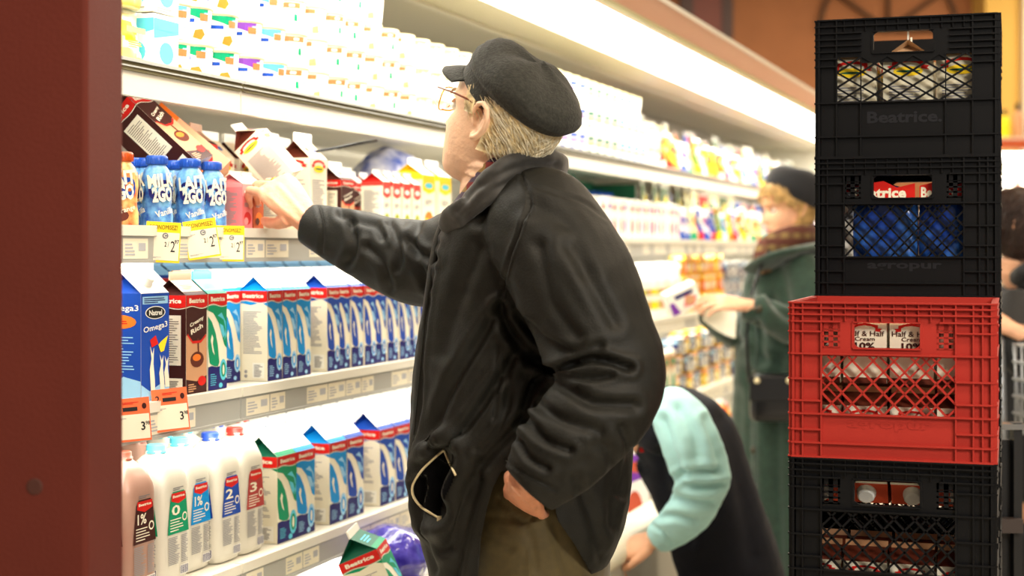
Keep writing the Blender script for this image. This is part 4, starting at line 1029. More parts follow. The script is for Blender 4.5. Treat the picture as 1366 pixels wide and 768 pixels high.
for u, n in ((.042, 'left'), (.298, 'right')): k_wl.place(cpos(u, .412, z2), PHI, f'pale printed carton at the {n} side of the second black crate', 'pale cartons in the second crate')
k_hh = Kind(carton(.072, .072, .100, .022, dict(kind='label', col=brown, light=white, top=cm('cream_roof', 225, 205, 170), ins=brown, base=cream, fin=.010, fincol=cream, lab=(.85, .76, .64, .96)), name='cream_carton'))
k_hh2 = Kind(carton(.072, .072, .080, .022, dict(kind='label', col=brown, light=white, top=brown, ins=brown, base=cream, fin=.010, fincol=tan), name='cream_carton'))
HG = 'half and half cream cartons in the red crate'
us = (.045, .1225, .200, .2775)
for i, u in enumerate(us):
    for j in range(2):
        k_hh2.place(cpos(u-.002, .055+.09*j, zt-CH+.009), PHI, f'half and half carton, red crate lower layer, {ordw(i)} from left, {["front", "second"][j]} row', HG)
        k_hh.place(cpos(u-.002, .055+.09*j, zt-CH+.128), PHI, f'half and half carton, red crate upper layer, {ordw(i)} from left, {["front", "second"][j]} row', HG)
k_or2 = Kind(carton(.072, .072, .13, .028, dict(kind='flap', col=cm('brick_flap', 205, 80, 45), light=white, top=cm('brick_roof', 205, 75, 40), ins=brown, base=cream, fin=.012, fincol=cream), cap=white, name='cream_carton'))
BG = 'cream cartons in the black crate under the red one'
for i, u in enumerate(us):
    k_or2.place(cpos(u-.002, .196, zt-CH-.060), (R(84), 0, PHI), f'cream carton lying cap outward under the red crate, {ordw(i)} from the left', BG)
    for j in range(2): k_hh2.place(cpos(u-.002, .055+.09*j, zt-2*CH+.009), PHI, f'cream carton low in the crate under the red one, {ordw(i)} from left, {["front", "second"][j]} row', BG)
# ------------------------------------------------------------------ trolley post behind the crates
m_blk = cm('black_satin_metal', 20, 20, 22, rough=.4); m_chr = cm('chrome_wire', 190, 192, 195, rough=.22, metal=1)
t = thing('hand_truck', 'black upright hand truck standing just right of the crate stack', 'hand truck', P(1338, 600, 3.36)*1)
t.location.z = 0
b = MB(); ht = H+(333-575)/F_PX*3.36
for x in (-.016, .028): b.box((x, 0, ht/2+.03), (.018, .03, ht-.02), m_blk)
b.box((.006, .012, ht/2+.03), (.03, .006, ht-.1), m_blk); b.build('upright', t)
b = MB(); b.box((.006, 0, ht+.012), (.075, .05, .012), m_chr); b.build('top_cap', t)
b = MB(); b.box((-.0, -.02, H+(333-698)/F_PX*3.36), (.065, .03, .03), cm('bracket_brown', 60, 50, 46, rough=.5)); b.build('bracket', t)
b = MB(); b.box((-.028, 0, ht*.62), (.004, .03, ht*.66), cm('yellow_edge', 235, 215, 150, rough=.4)); b.build('edge_strip', t)
b = MB(); b.box((.006, -.06, .012), (.2, .2, .012), m_blk); b.build('toe_plate', t)
for sx in (-.07, .085):
    b = MB(); b.tube([(sx-.012, .07, .06), (sx+.012, .07, .06)], .055, m_blk, n=20); b.build('wheel', t)
# ------------------------------------------------------------------ shopping cart
t = thing('shopping_cart', 'grey wire shopping cart with a red handle at the right edge', 'shopping cart', (1.52, 4.6, 0))
hz = H+(333-437)/F_PX*4.6
x0 = P(1330, 437, 4.6).x-1.52; 
b = MB(); b.tube([(x0, 0, hz), (x0+.5, .02, hz)], .017, m_kr, n=12); b.build('handle', t)
zb0, zb1 = H+(333-565)/F_PX*4.6, H+(333-455)/F_PX*4.6
m_gw = cm('grey_wire', 165, 168, 172, rough=.3, metal=.6)
b = MB()
xa, xb = x0+.0, x0+.56
for k in range(15): x = xa+(xb-xa)*k/14; b.tube([(x, -.15, zb1), (x+.015, -.17, zb0)], .0035, m_gw, n=6); b.tube([(x, -.9, zb1), (x, -.88, zb0)], .0035, m_gw, n=6); b.tube([(x+.015, -.17, zb0), (x, -.88, zb0)], .003, m_gw, n=6)
for k in range(6): z = zb0+(zb1-zb0)*k/5; b.tube([(xa, -.15, z), (xb, -.15, z), (xb, -.9, z), (xa, -.9, z)], .0045, m_gw, n=6, closed=True)
for k in range(14): y = -.17-.73*k/13; b.tube([(xa, y, zb1), (xa, y, zb0)], .0035, m_gw, n=6); b.tube([(xb, y, zb1), (xb, y, zb0)], .0035, m_gw, n=6)
b.build('basket', t)
b = MB(); 
for x in (xa, xb): b.tube([(x, 0, hz), (x, -.03, zb1), (x+.0, -.05, zb0-.05), (x, -.1, .12)], .014, m_gw, n=10); b.tube([(x, -.1, .14), (x, -.85, .14)], .012, m_gw, n=10); b.tube([(x, -.85, .14), (x, -.8, zb0)], .012, m_gw, n=10)
b.build('frame', t)
for x in (xa, xb):
    for y in (-.1, -.85): b = MB(); b.tube([(x-.012, y, .06), (x+.012, y, .06)], .058, m_blk, n=18); b.build('wheel', t)
# beige box standing on the well edge behind the kneeling clerk's hand
k_fb = pack(cm('box_cream', 238, 232, 220, rough=.5), purple, w=.18, h=.30, d=.1, name='cereal_bar_box', c3=cm('rust_print', 190, 80, 50))
k_fb.place(W(s_of(862, 1.36)-.02, 1.36, ZE+.0012), AR-.1, 'white box with rust swirls and purple edges in the well beside the clerk', None)
# ------------------------------------------------------------------ people
def skin(name, r, g, b): return cm(name, r, g, b, rough=.45, noise=.06, nscale=40, bump=.15, bscale=120)
HT = [(-.118, .060, .020, .020), (-.110, .075, .005, .036), (-.095, .082, -.025, .050), (-.075, .084, -.052, .060), (-.050, .086, -.074, .067), (-.025, .087, -.088, .071), (0, .086, -.097, .074),
      (.025, .089, -.101, .077), (.05, .087, -.100, .077), (.075, .078, -.093, .072), (.095, .062, -.079, .061), (.11, .038, -.055, .042), (.119, .008, -.02, .016)]
def head_sec(z):
    z = max(HT[0][0], min(HT[-1][0], z))
    for i in range(len(HT)-1):
        if HT[i][0] <= z <= HT[i+1][0]:
            t = (z-HT[i][0])/(HT[i+1][0]-HT[i][0]); return [HT[i][k]*(1-t)+HT[i+1][k]*t for k in (1, 2, 3)]
def head_pt(z, a, off=0, face=True):
    f1, b1, w = head_sec(z); cy = (f1+b1)/2; ry = (f1-b1)/2
    c, s_ = math.cos(a), math.sin(a); pw = 2.25; k = (abs(c)**pw+abs(s_)**pw)**(-1/pw)
    fx = cy+(ry+off)*c*k; rx = (w+off)*s_*k
    if face and c > .1:
        G = lambda y0, z0, sy, sz: math.exp(-((rx-y0)/sy)**2-((z-z0)/sz)**2)
        nz = max(0, min(1, (.012-z)/.05))
        if -.048 < z < .016: fx += .027*nz*math.exp(-(rx/.0115)**2)*(1 if z > -.04 else max(0, (z+.048)/.008))
        fx += -.013*(G(.033, .002, .017, .012)+G(-.033, .002, .017, .012)) + .004*(G(.03, .022, .025, .008)+G(-.03, .022, .025, .008))
        fx += .006*G(0, -.066, .022, .008)+.004*G(0, -.080, .018, .006)-.004*G(0, -.0725, .026, .0025)-.003*G(0, -.09, .03, .006)+.006*G(0, -.106, .02, .012)
        fx += .004*(G(.045, -.03, .02, .02)+G(-.045, -.03, .02, .02))
    return fx, rx
def make_head(b, Cc, F, U, m, sc=1.0, earm=None, neck=None):
    Rr = F.cross(U).normalized(); nz, na = 64, 72
    L = lambda f, r, z: Cc+(F*f+Rr*r+U*z)*sc
    pts = []; fs = []
    for j in range(nz+1):
        z = HT[0][0]+(HT[-1][0]-HT[0][0])*j/nz
        for i in range(na): f, r = head_pt(z, 2*PI*i/na); pts.append(L(f, r, z))
    for j in range(nz):
        for i in range(na): fs.append((j*na+i, j*na+(i+1) % na, (j+1)*na+(i+1) % na, (j+1)*na+i))
    fs.append(tuple(range(na))[::-1]); fs.append(tuple(nz*na+i for i in range(na)))
    b.add(pts, fs, m, True)
    for sd in (-1, 1):   # ears
        e = lambda f, o, z: L(f-.012, sd*(.071+o), z)
        hel = [e(.012, .004, -.002), e(.014, .010, .014), e(.006, .015, .027), (e(-.006, .019, .031)), e(-.018, .020, .024), e(-.022, .019, .010), e(-.019, .016, -.006), e(-.012, .012, -.019), e(-.002, .008, -.028), e(.006, .005, -.030), e(.009, .004, -.022)]
        b.tube(hel, [.0035*sc, .0042*sc, .0046*sc, .0048*sc, .0048*sc, .0046*sc, .0044*sc, .005*sc, .0062*sc, .006*sc, .004*sc], m, n=8)
        b.tube([e(-.002, .006, .022), e(-.012, .011, .016), e(-.013, .011, 0), e(-.006, .007, -.014)], .0042*sc, m, n=8)
        b.ball(e(-.005, .003, .002), (.018*sc, .006*sc, .028*sc), m, axes=((F-Rr*sd*.3).normalized(), Rr, U))
        b.ball(e(.011, .003, -.006), (.005*sc, .005*sc, .007*sc), m)
    return L
def head_extras(par, L, F, U, sc, brow, lip, iris, sk):
    Rr = F.cross(U)
    for sd in (-1, 1):
        b = MB(); c = L(.070, sd*.032, .002); b.ball(c, .0125*sc, white, 16, 10); b.ball(c+F*.0035*sc, (.0098*sc,)*3, iris, 12, 8)
        ob = b.build('eye', par)
        b = MB(); n = 9; b.tube([L(head_pt(.020+.006*math.sin(PI*k/8), math.asin(min(.95, (.012+.036*k/8)/.095)))[0]+.002, sd*(.012+.036*k/8), .020+.006*math.sin(PI*k/8)) for k in range(n)], [.0012*sc+.0018*sc*math.sin(PI*(k+.5)/n) for k in range(n)], brow, n=6); b.build('eyebrow', par)
        b = MB(); b.tube([L(.0815-.006*abs(k-3)/3, sd*(.019+.0045*k), .0075+.004*math.sin(PI*k/6)) for k in range(7)], .0022*sc, sk, n=6); b.build('eyelid', par)
    b = MB()
    for z, r in ((-.0675, .0032), (-.0775, .0038)):
        b.tube([L(head_pt(z, 0)[0]-.0015-.010*((k-4)/4)**2, .024*(k-4)/4, z) for k in range(9)], [r*sc*(.25+.75*math.sin(PI*(k+.6)/9.2)) for k in range(9)], lip, n=8)
    b.build('lips', par)
def strands(b, L, m, zone, n, ln, off=.004, r=.0009, seed=1, lift=.004, back=.15):
    rr = random.Random(seed); c = 0; tries = 0
    while c < n and tries < n*30:
        tries += 1
        a = rr.uniform(-PI, PI); z = rr.uniform(-.09, .12)
        if not zone(a, z): continue
        l_ = rr.uniform(.6, 1)*ln; path = []; da = rr.uniform(-.12, .12)+(back if a > 0 else -back); w = rr.uniform(0, 6)
        for k in range(5):
            t = k/4; zz = z-l_*t; aa = a+da*t+.05*math.sin(3*t+w); f, q = head_pt(max(zz, -.11), aa, off+lift*math.sin(PI*t*.8)+.001*math.sin(5*t+w), face=False)
            path.append(L(f, q, zz))
        b.tube(path, [r, r, r*.9, r*.7, r*.3], m, n=4); c += 1
def hair_shell(b, L, m, zone, off=.006, bumps=.0015, seed=1):
    nz, na = 46, 90; idx = {}; pts = []; fs = []
    zz = [-.10+.222*j/nz for j in range(nz+1)]
    for layer in (0, 1):
        for j in range(nz+1):
            for i in range(na):
                a = -PI+2*PI*i/na; o = off+bumps*(math.sin(23*a+9*zz[j]*30)+math.sin(41*a-50*zz[j]))*.7 if layer else -.002
                f, r = head_pt(zz[j], a, o, face=False); pts.append(L(f, r, zz[j]+(off*.6 if layer and zz[j] > .09 else 0)))
    N = (nz+1)*na; inz = lambda i, j: 0 <= j < nz and zone(-PI+2*PI*(i+.5)/na, (zz[j]+zz[j+1])/2)
    for j in range(nz):
        for i in range(na):
            if not inz(i, j): continue
            i2 = (i+1) % na; q = (j*na+i, j*na+i2, (j+1)*na+i2, (j+1)*na+i)
            fs.append(tuple(N+k for k in q)); fs.append(q[::-1])
            for (di, dj, e) in ((0, -1, (q[0], q[1])), (0, 1, (q[2], q[3])), (1, 0, (q[1], q[2])), (-1, 0, (q[3], q[0]))):
                if not inz((i+di) % na, j+dj): fs.append((e[0], e[1], N+e[1], N+e[0])[::-1])
    b.add(pts, fs, m, True)
def hand(b, Wp, D, N, m, s=1.0, curls=((20, 30, 20),)*4, thumb=(.6, .75, -.25), flip=1, spread=.06, tcurl=.3):
    D = D.normalized(); N = (N-N.dot(D)*D).normalized(); T = D.cross(N)*flip
    P_ = lambda d, t, n: Wp+(D*d+T*t+N*n)*s
    b.loft([(P_(-.05, 0, 0), .026*s, .021*s, T, N), (P_(0, 0, 0), .027*s, .019*s, T, N), (P_(.04, .001, 0), .036*s, .0165*s, T, N), (P_(.08, 0, 0), .041*s, .0145*s, T, N), (P_(.102, -.001, -.002), .038*s, .0105*s, T, N)], m, n=24, sub=4, pw=2.4)
    for i, (o, d0, ls) in enumerate(((.0305, .092, .95), (.0103, .098, 1.05), (-.0100, .094, .98), (-.0295, .084, .78))):
        c = curls[i % len(curls)]; p = P_(d0-.012, o, 0); a = 0; pts = [p, P_(d0, o, .001)]; sp = spread*(1.5-i)
        rad = [.0092, .0098]; base = pts[-1]
        for k, (l_, r) in enumerate(((.044, .0083), (.027, .0076), (.021, .0062))):
            a += R(c[k]); dr = (D*math.cos(a)-N*math.sin(a)+T*sp*math.cos(a)).normalized()
            mid = base+dr*l_*ls*s*.5; base = base+dr*l_*ls*s; pts += [mid, base]; rad += [r, r+.0006*(k < 2)]
        pts.append(base+dr*.004*s); rad.append(.003)
        b.tube(pts, [r*s for r in rad], m, n=12)
    th = (D*thumb[0]+T*thumb[1]+N*thumb[2]).normalized(); q = P_(.02, .022, -.004); p1 = q+th*.04*s
    th2 = (th+D*tcurl-T*tcurl*.6).normalized(); p2 = p1+th2*.034*s; th3 = (th2+D*tcurl*.6-T*tcurl*.5).normalized(); p3 = p2+th3*.026*s
    b.tube([q, (q+p1)/2, p1, (p1+p2)/2, p2, (p2+p3)/2, p3, p3+th3*.004*s], [r*s for r in (.016, .0145, .0115, .010, .0105, .0095, .0075, .003)], m, n=12)
    return P_
def pxof(co): return 683+co[:, 0]/co[:, 1]*F_PX, 333-(co[:, 2]-H)/co[:, 1]*F_PX
def seg_dist(x, y, pl):
    d = np.full(x.shape, 1e9)
    for (x0, y0), (x1, y1) in zip(pl[:-1], pl[1:]):
        dx, dy = x1-x0, y1-y0; L2 = dx*dx+dy*dy+1e-9
        t = np.clip(((x-x0)*dx+(y-y0)*dy)/L2, 0, 1); d = np.minimum(d, np.hypot(x-x0-t*dx, y-y0-t*dy))
    return d
def smooth_pl(pl, k=6):
    if len(pl) < 3: return pl
    out = []
    for i in range(len(pl)-1):
        p = [pl[max(0, i-1)], pl[i], pl[i+1], pl[min(len(pl)-1, i+2)]]
        for j in range(k):
            t = j/k; out.append(tuple(.5*((2*p[1][c])+(p[2][c]-p[0][c])*t+(2*p[0][c]-5*p[1][c]+4*p[2][c]-p[3][c])*t*t+(-p[0][c]+3*p[1][c]-3*p[2][c]+p[3][c])*t**3) for c in (0, 1)))
    return out+[pl[-1]]
def fold(me, folds, noise=.0, nsc=9, seed=2, iters=1):
    """sculpt cloth folds into the near side of a garment mesh"""
    n = len(me.vertices); co = np.empty(n*3); me.vertices.foreach_get('co', co); co = co.reshape(-1, 3)
    no = np.array([v.normal[:] for v in me.vertices])
    x, y = pxof(co); view = co-np.array([0, 0, H]); view /= np.linalg.norm(view, axis=1)[:, None]
    facing = np.clip(-(no*view).sum(1)*3, 0, 1); disp = np.zeros(n)
    for pl, w, amp in folds:
        pl = smooth_pl(pl); d = seg_dist(x, y, pl)
        disp += amp*np.exp(-(d/w)**2) - amp*.45*np.exp(-((d-2.1*w)/(w*1.1))**2)
    disp *= facing
    if noise:
        r = np.random.RandomState(seed)
        for k in range(8):
            kv = r.randn(3)*nsc*(1+k*.35); disp += noise/(1+k*.4)*np.sin(co@kv+r.rand()*6)
    co = co+no*disp[:, None]; me.vertices.foreach_set('co', co.ravel()); me.update()
from mathutils.bvhtree import BVHTree
def caster(me):
    bv = BVHTree.FromPolygons([v.co[:] for v in me.vertices], [tuple(p.vertices) for p in me.polygons])
    o = Vector((0, 0, H))
    def hit(px, py, lift=0):
        d = (P(px, py, 1)-o).normalized(); h = bv.ray_cast(o, d)
        if h[0] is None: return None
        return h[0]-d*lift
    return hit
def stitched(par, hit, pl, r, m, name, lift=.0005, n=6, label=None):
    pts = [hit(x, y, lift) for x, y in smooth_pl(pl, 8)]; pts = [p for p in pts if p]
    if len(pts) < 3: return None
    b = MB(); b.tube(pts, r, m, n=n); return b.build(name, par, label)
def boolean_cut(me, cutter_mb):
    a = bpy.data.objects.new('a', me); c = bpy.data.objects.new('c', cutter_mb.mesh('c')); C.objects.link(a); C.objects.link(c)
    md = a.modifiers.new('b', 'BOOLEAN'); md.operation = 'DIFFERENCE'; md.object = c; md.solver = 'EXACT'
    dg = bpy.context.evaluated_depsgraph_get(); dg.update(); out = bpy.data.meshes.new_from_object(a.evaluated_get(dg))
    C.objects.unlink(a); C.objects.unlink(c); bpy.data.objects.remove(a); bpy.data.objects.remove(c); return out
def prism_px(poly, Y0, Y1, m):
    b = MB(); n = len(poly); v = [P(x, y, Y0) for x, y in poly]+[P(x, y, Y1) for x, y in poly]
    b.add(v, [tuple(range(n)), tuple(range(n, 2*n))[::-1]]+[(i, n+i, n+(i+1) % n, (i+1) % n) for i in range(n)], m)
    bm = bmesh.new(); me = b.mesh('x'); bm.from_mesh(me); bmesh.ops.recalc_face_normals(bm, faces=bm.faces); bm.to_mesh(me); bm.free()
    o = MB(); o.v = [tuple(q.co) for q in me.vertices]; o.mats = [m]
    for p in me.polygons: o.f.append(tuple(p.vertices)); o.m.append(0); o.sm.append(False)
    return o
# ================================================================== the man in the black jacket
m_jk = cm('black_cotton_jacket', 25, 25, 21, rough=.6, noise=.12, nscale=60, bump=.12, bscale=300, spec=.32)
m_col = cm('charcoal_collar', 46, 45, 42, rough=.65, noise=.15, nscale=80, sheen=.2)
m_tr = cm('olive_brown_trousers', 80, 68, 34, rough=.7, noise=.1, nscale=60, sheen=.2)
m_cap = cm('charcoal_wool_cap', 42, 43, 38, rough=.9, noise=.3, nscale=160, sheen=.1, bump=.3, bscale=260)
m_sk = skin('ruddy_skin', 250, 206, 172)
m_skh = skin('hand_skin', 226, 158, 124)
m_hair = cm('greying_blond_hair', 222, 204, 160, rough=.5, noise=.35, nscale=70)
m_gold = cm('gold_metal', 226, 176, 70, rough=.25, metal=1)
m_brass = cm('brass_zip', 228, 214, 172, rough=.35, metal=.3)
man = thing('person', 'man in a black jacket and charcoal flat cap reaching his right hand to the shelf', 'person', (P(690, 700, 2.76).x, 2.76, 0))
base = Vector(man.location)
class Rel:       # meshes are written in world space and shifted to their thing
    pass
def rel(o, par):
    o.parent = par; o.matrix_parent_inverse = Matrix.Translation(-Vector(par.location)); return o
def pput(me, name, par, label=None): return rel(put(me, name, None, label), par)
def pbuild(b, name, par, label=None): return rel(b.build(name, None, label), par)
f_ = Vector((-.93, .36, 0)).normalized(); g_ax = Vector((.36, .93, 0)).normalized()
jm = MB(); st = []
for (py, xa, xb, bb) in ((900, 590, 800, .17), (820, 582, 802, .185), (768, 576, 806, .195), (700, 557, 832, .203), (640, 546, 842, .205), (580, 545, 843, .205), (500, 552, 838, .2), (420, 563, 830, .2), (350, 577, 822, .205), (300, 592, 808, .195), (262, 612, 784, .15), (228, 640, 752, .09), (205, 655, 742, .07)):
    hw = (xb-xa)/2/743; a_ = math.sqrt(max(hw*hw-(.36*bb)**2, .0009))/.93
    st.append((P((xa+xb)/2, py, 2.76), a_, bb, f_, g_ax))
jm.loft(st, m_jk, n=48, sub=5)
jm.loft([(P(718, 285, 2.66), .08, .08), (P(724, 300, 2.60), .099, .099), (P(750, 345, 2.55), .102, .1), (P(776, 400, 2.51), .1, .1), (P(800, 450, 2.485), .092, .092), (P(820, 490, 2.47), .083, .083), (P(806, 535, 2.455), .082, .08), (P(766, 585, 2.44), .077, .075), (P(730, 625, 2.435), .066, .064), (P(704, 652, 2.435), .052, .05)], m_jk, n=28, sub=5, ref=Vector((0, 1, 0)))
jm.loft([(P(680, 320, 2.86), .1, .1), (P(640, 335, 2.93), .1, .1), (P(585, 352, 2.98), .088, .09), (P(535, 345, 3.02), .08, .08), (P(485, 327, 3.06), .069, .069), (P(442, 310, 3.08), .053, .053), (P(410, 298, 3.095), .041, .041)], m_jk, n=28, sub=5, ref=Vector((0, 1, 0)))
jme = voxel(jm, .0052, 5, 'jacket')
FO = [([(700, 478), (742, 492), (790, 478), (840, 490)], 6, -.013), ([(735, 495), (770, 505), (815, 500)], 5, -.007), ([(668, 408), (678, 440), (705, 470), (738, 492)], 7, -.013), ([(738, 492), (712, 512), (700, 545), (692, 565)], 6, -.012),
      ([(748, 512), (790, 536), (845, 540)], 8, -.009), ([(706, 560), (726, 586), (760, 600)], 6, -.009), ([(696, 590), (705, 610), (730, 625)], 5, -.007), ([(720, 540), (750, 560), (800, 575)], 7, -.007),
      ([(690, 218), (700, 245), (707, 266), (694, 312), (680, 350), (670, 390), (667, 410)], 2.6, -.0045), ([(700, 245), (740, 258), (780, 268), (810, 290)], 3, -.002), ([(712, 272), (745, 290), (770, 320), (785, 360)], 12, -.004),
      ([(664, 415), (630, 470), (596, 530), (570, 590)], 8, -.009), ([(690, 470), (650, 530), (612, 580), (585, 600)], 7, -.010), ([(700, 560), (668, 590), (640, 622), (620, 660), (600, 730)], 8, -.009), ([(680, 500), (672, 560), (640, 600)], 5, -.005),
      ([(662, 450), (664, 520), (660, 560)], 3, -.003), ([(560, 640), (562, 700), (580, 760)], 6, -.006), ([(640, 640), (622, 700), (606, 768)], 7, -.008), ([(586, 322), (576, 380), (566, 460), (557, 560), (550, 600)], 3, -.005),
      ([(640, 330), (610, 400), (590, 470)], 12, -.006), ([(700, 300), (690, 360), (700, 420)], 12, .004), ([(760, 330), (790, 380), (820, 430)], 10, -.005), ([(720, 330), (735, 400), (770, 450)], 9, -.005), ([(690, 420), (720, 450), (760, 468), (800, 462)], 6, -.007),
      ([(422, 272), (430, 300), (428, 336)], 2.6, -.003), ([(455, 286), (468, 300), (472, 330), (462, 352)], 6, -.008), ([(470, 296), (500, 300), (512, 318)], 5, -.006), ([(490, 330), (510, 350), (520, 385)], 6, -.006), ([(545, 322), (560, 338), (580, 345)], 6, -.009), ([(560, 300), (552, 330), (570, 380)], 6, -.006), ([(520, 300), (535, 330), (530, 360)], 5, -.005),
      ([(640, 228), (655, 260), (640, 300)], 6, -.003), ([(672, 612), (700, 632), (742, 655)], 3, -.003), ([(800, 590), (822, 620), (815, 700)], 9, -.006), ([(770, 640), (790, 690), (800, 740)], 8, -.005), ([(830, 570), (838, 600), (830, 660)], 6, -.006)]
fold(jme, [(p_, w_*.88, a_*1.12) for p_, w_, a_ in FO], noise=.0013, nsc=12)
fold(jme, [([(590, 612), (578, 636), (573, 660), (580, 680)], 13, -.032)])
cut = prism_px([(669, 628), (657, 652), (650, 676), (642, 715), (637, 775), (634, 960), (812, 960), (800, 800), (790, 768), (768, 728), (744, 694), (738, 665), (715, 648)], 2.515, 2.72, m_jk)
jme = boolean_cut(jme, cut)
jme.polygons.foreach_set('use_smooth', [True]*len(jme.polygons))
jacket = pput(jme, 'jacket', man, 'black zip jacket, left sleeve bent to the pocket')
hit = caster(jme)
def jsub(name, pl, r, m, **k):
    o = stitched(None, hit, pl, r, m, name, **k)
    if o: o.parent = jacket
pg = [(592, 602), (578, 613), (563, 628), (552, 646), (552, 660), (561, 673), (574, 682), (586, 690), (590, 672), (600, 650), (607, 634), (599, 616)]
def inside(x, y):
    c = False
    for (x0, y0), (x1, y1) in zip(pg, pg[1:]+pg[:1]):
        if (y0 > y) != (y1 > y) and x < (x1-x0)*(y-y0)/(y1-y0)+x0: c = not c
    return c
lb = MB(); idx = {}
for gx in range(275, 306):
    for gy in range(299, 347):
        q = [(gx*2, gy*2), (gx*2+2, gy*2), (gx*2+2, gy*2+2), (gx*2, gy*2+2)]
        if inside(gx*2+1, gy*2+1):
            for p in q:
                if p not in idx:
                    h_ = hit(p[0], p[1], .0012)
                    if h_ is None: continue
                    idx[p] = len(lb.v); lb.v.append(tuple(h_))
            if all(p in idx for p in q): lb.f.append(tuple(idx[p] for p in q)); lb.m.append(lb.mi(cm('shaded_black_lining', 6, 6, 8, rough=.9, spec=.1))); lb.sm.append(True)
lb.build('shaded_pocket_lining', jacket)  # near-black patch over the jacket; the open pocket's shade is in its colour
zl = jsub('pocket_zip', [(592, 600), (578, 612), (562, 628), (551, 646), (551, 660), (560, 674), (574, 684), (586, 691)], .0024, m_brass, lift=.002)
zr = jsub('pocket_zip', [(592, 600), (598, 614), (608, 634)], .0020, m_brass, lift=.002)
h0 = hit(586, 692, .004)
if h0:
    b = MB(); b.box(h0, (.008, .005, .010), m_brass); b.tube([h0+Vector((0, -.002, -.004)), h0+Vector((-.001, -.004, -.022))], .0025, m_brass, n=8); b.build('zip_pull', jacket)
for pl in ([(672, 405), (682, 352), (696, 312), (709, 268), (692, 220)], [(672, 612), (704, 636), (744, 658)], [(424, 270), (432, 300), (430, 338)], [(579, 330), (570, 400), (560, 500), (552, 580)]): jsub('seam', pl, .0009, m_jk, lift=.0003)
# collar
b = MB(); cs = []
for (x, y, Y) in ((614, 288, 2.64), (628, 272, 2.60), (648, 252, 2.575), (672, 233, 2.575), (700, 220, 2.60), (728, 217, 2.65), (746, 226, 2.72), (742, 232, 2.80), (712, 236, 2.88), (670, 250, 2.93), (632, 274, 2.92), (614, 292, 2.84)):
    cs.append((P(x, y, Y), .012, .027))
b.loft(cs, m_col, n=20, sub=5, ref=Vector((.25, 0, 1)), pw=2.6)
b.loft([(P(626, 272, 2.59), .018, .010), (P(612, 288, 2.60), .026, .009), (P(600, 296, 2.62), .024, .008), (P(590, 304, 2.64), .012, .006)], m_col, n=16, sub=4, ref=Vector((0, 1, 0)))
cme = voxel(b, .0035, 3, 'collar'); fold(cme, [([(610, 282), (640, 250), (690, 224), (740, 220)], 4, -.003), ([(620, 290), (660, 252), (700, 236)], 5, -.003)], noise=.0008, nsc=30)
pput(cme, 'jacket_collar', man)
# front flap standing forward of the chest
b = MB(); b.loft([(P(598, 292, 2.70), .012, .035), (P(586, 325, 2.70), .012, .03), (P(574, 390, 2.70), .010, .03), (P(566, 450, 2.70), .008, .02)], m_jk, n=16, sub=5, ref=Vector((0, 1, 0))); pbuild(b, 'jacket_placket', man)
# scarf
m_scarf = bpy.data.materials.new('plaid_scarf'); m_scarf.use_nodes = True
def plaid(m, c1, c2, c3, sc):
    nt = m.node_tree; bs = nt.nodes['Principled BSDF']; bs.inputs['Roughness'].default_value = .9
    tc = nt.nodes.new('ShaderNodeTexCoord'); mx = None
    for i, (ax, c) in enumerate((('X', c2), ('Z', c3))):
        w = nt.nodes.new('ShaderNodeTexWave'); w.bands_direction = ax; w.inputs['Scale'].default_value = sc; w.inputs['Distortion'].default_value = 1.5
        nt.links.new(tc.outputs['Object'], w.inputs['Vector'])
        r = nt.nodes.new('ShaderNodeValToRGB'); r.color_ramp.elements[0].position = .45; r.color_ramp.elements[1].position = .55
        nt.links.new(w.outputs['Fac'], r.inputs[0]); x = nt.nodes.new('ShaderNodeMix'); x.data_type = 'RGBA'
        nt.links.new(r.outputs[0], x.inputs[0])
        if mx: nt.links.new(mx.outputs[2], x.inputs[6])
        else: x.inputs[6].default_value = (*c1, 1)
        x.inputs[7].default_value = (*c, 1); mx = x
    nt.links.new(mx.outputs[2], bs.inputs['Base Color'])
plaid(m_scarf, srgb(120, 40, 36), srgb(140, 110, 60), srgb(74, 60, 80), 9)
b = MB(); cs = [(P(x, y, Y), .009, .022) for (x, y, Y) in ((608, 282, 2.68), (622, 264, 2.63), (642, 244, 2.605), (666, 224, 2.60), (696, 209, 2.62), (726, 208, 2.68), (722, 218, 2.78), (690, 228, 2.85), (644, 250, 2.86), (616, 274, 2.80))]
b.loft(cs, m_scarf, n=14, sub=5, ref=Vector((.25, 0, 1))); pbuild(b, 'plaid_scarf', man)
# head, neck, hands, core
yaw, pit = R(35), R(21)
F = Vector((-math.cos(pit)*math.cos(yaw), math.cos(pit)*math.sin(yaw), math.sin(pit))); U = Vector((math.sin(pit)*math.cos(yaw), -math.sin(pit)*math.sin(yaw), math.cos(pit)))
Rr = F.cross(U).normalized()
HC = P(638, 160, 2.585)+Rr*.078+F*.008
b = MB(); L = make_head(b, HC, F, U, m_sk, sc=1.03)
b.loft([(L(-.02, 0, -.02), .058, .062), (L(-.028, 0, -.07), .058, .064), (L(-.03, 0, -.105)+Vector((.0, .0, -.005)), .062, .066), (P(664, 262, 2.75), .068, .072), (P(680, 300, 2.76), .075, .08)], m_sk, n=28, sub=5)
b.ball(L(.03, 0, -.10), (.05, .04, .022), m_sk, axes=(F, Rr, U))
hme = voxel(b, .0026, 2, 'head')
for v in hme.vertices:
    u_ = (v.co-L(0, 0, 0)).dot(U)
    if u_ > .055: v.co -= U*(u_-.055)*.45
b2 = MB(); hp = hand(b2, P(408, 291, 3.115), (P(362, 243, 3.16)-P(410, 294, 3.115)), Vector((.42, -.88, .30)), m_skh, s=1.12, curls=((38, 45, 25), (42, 45, 25), (45, 45, 25), (48, 45, 25)), thumb=(.55, .2, -.85), flip=-1, spread=.03)
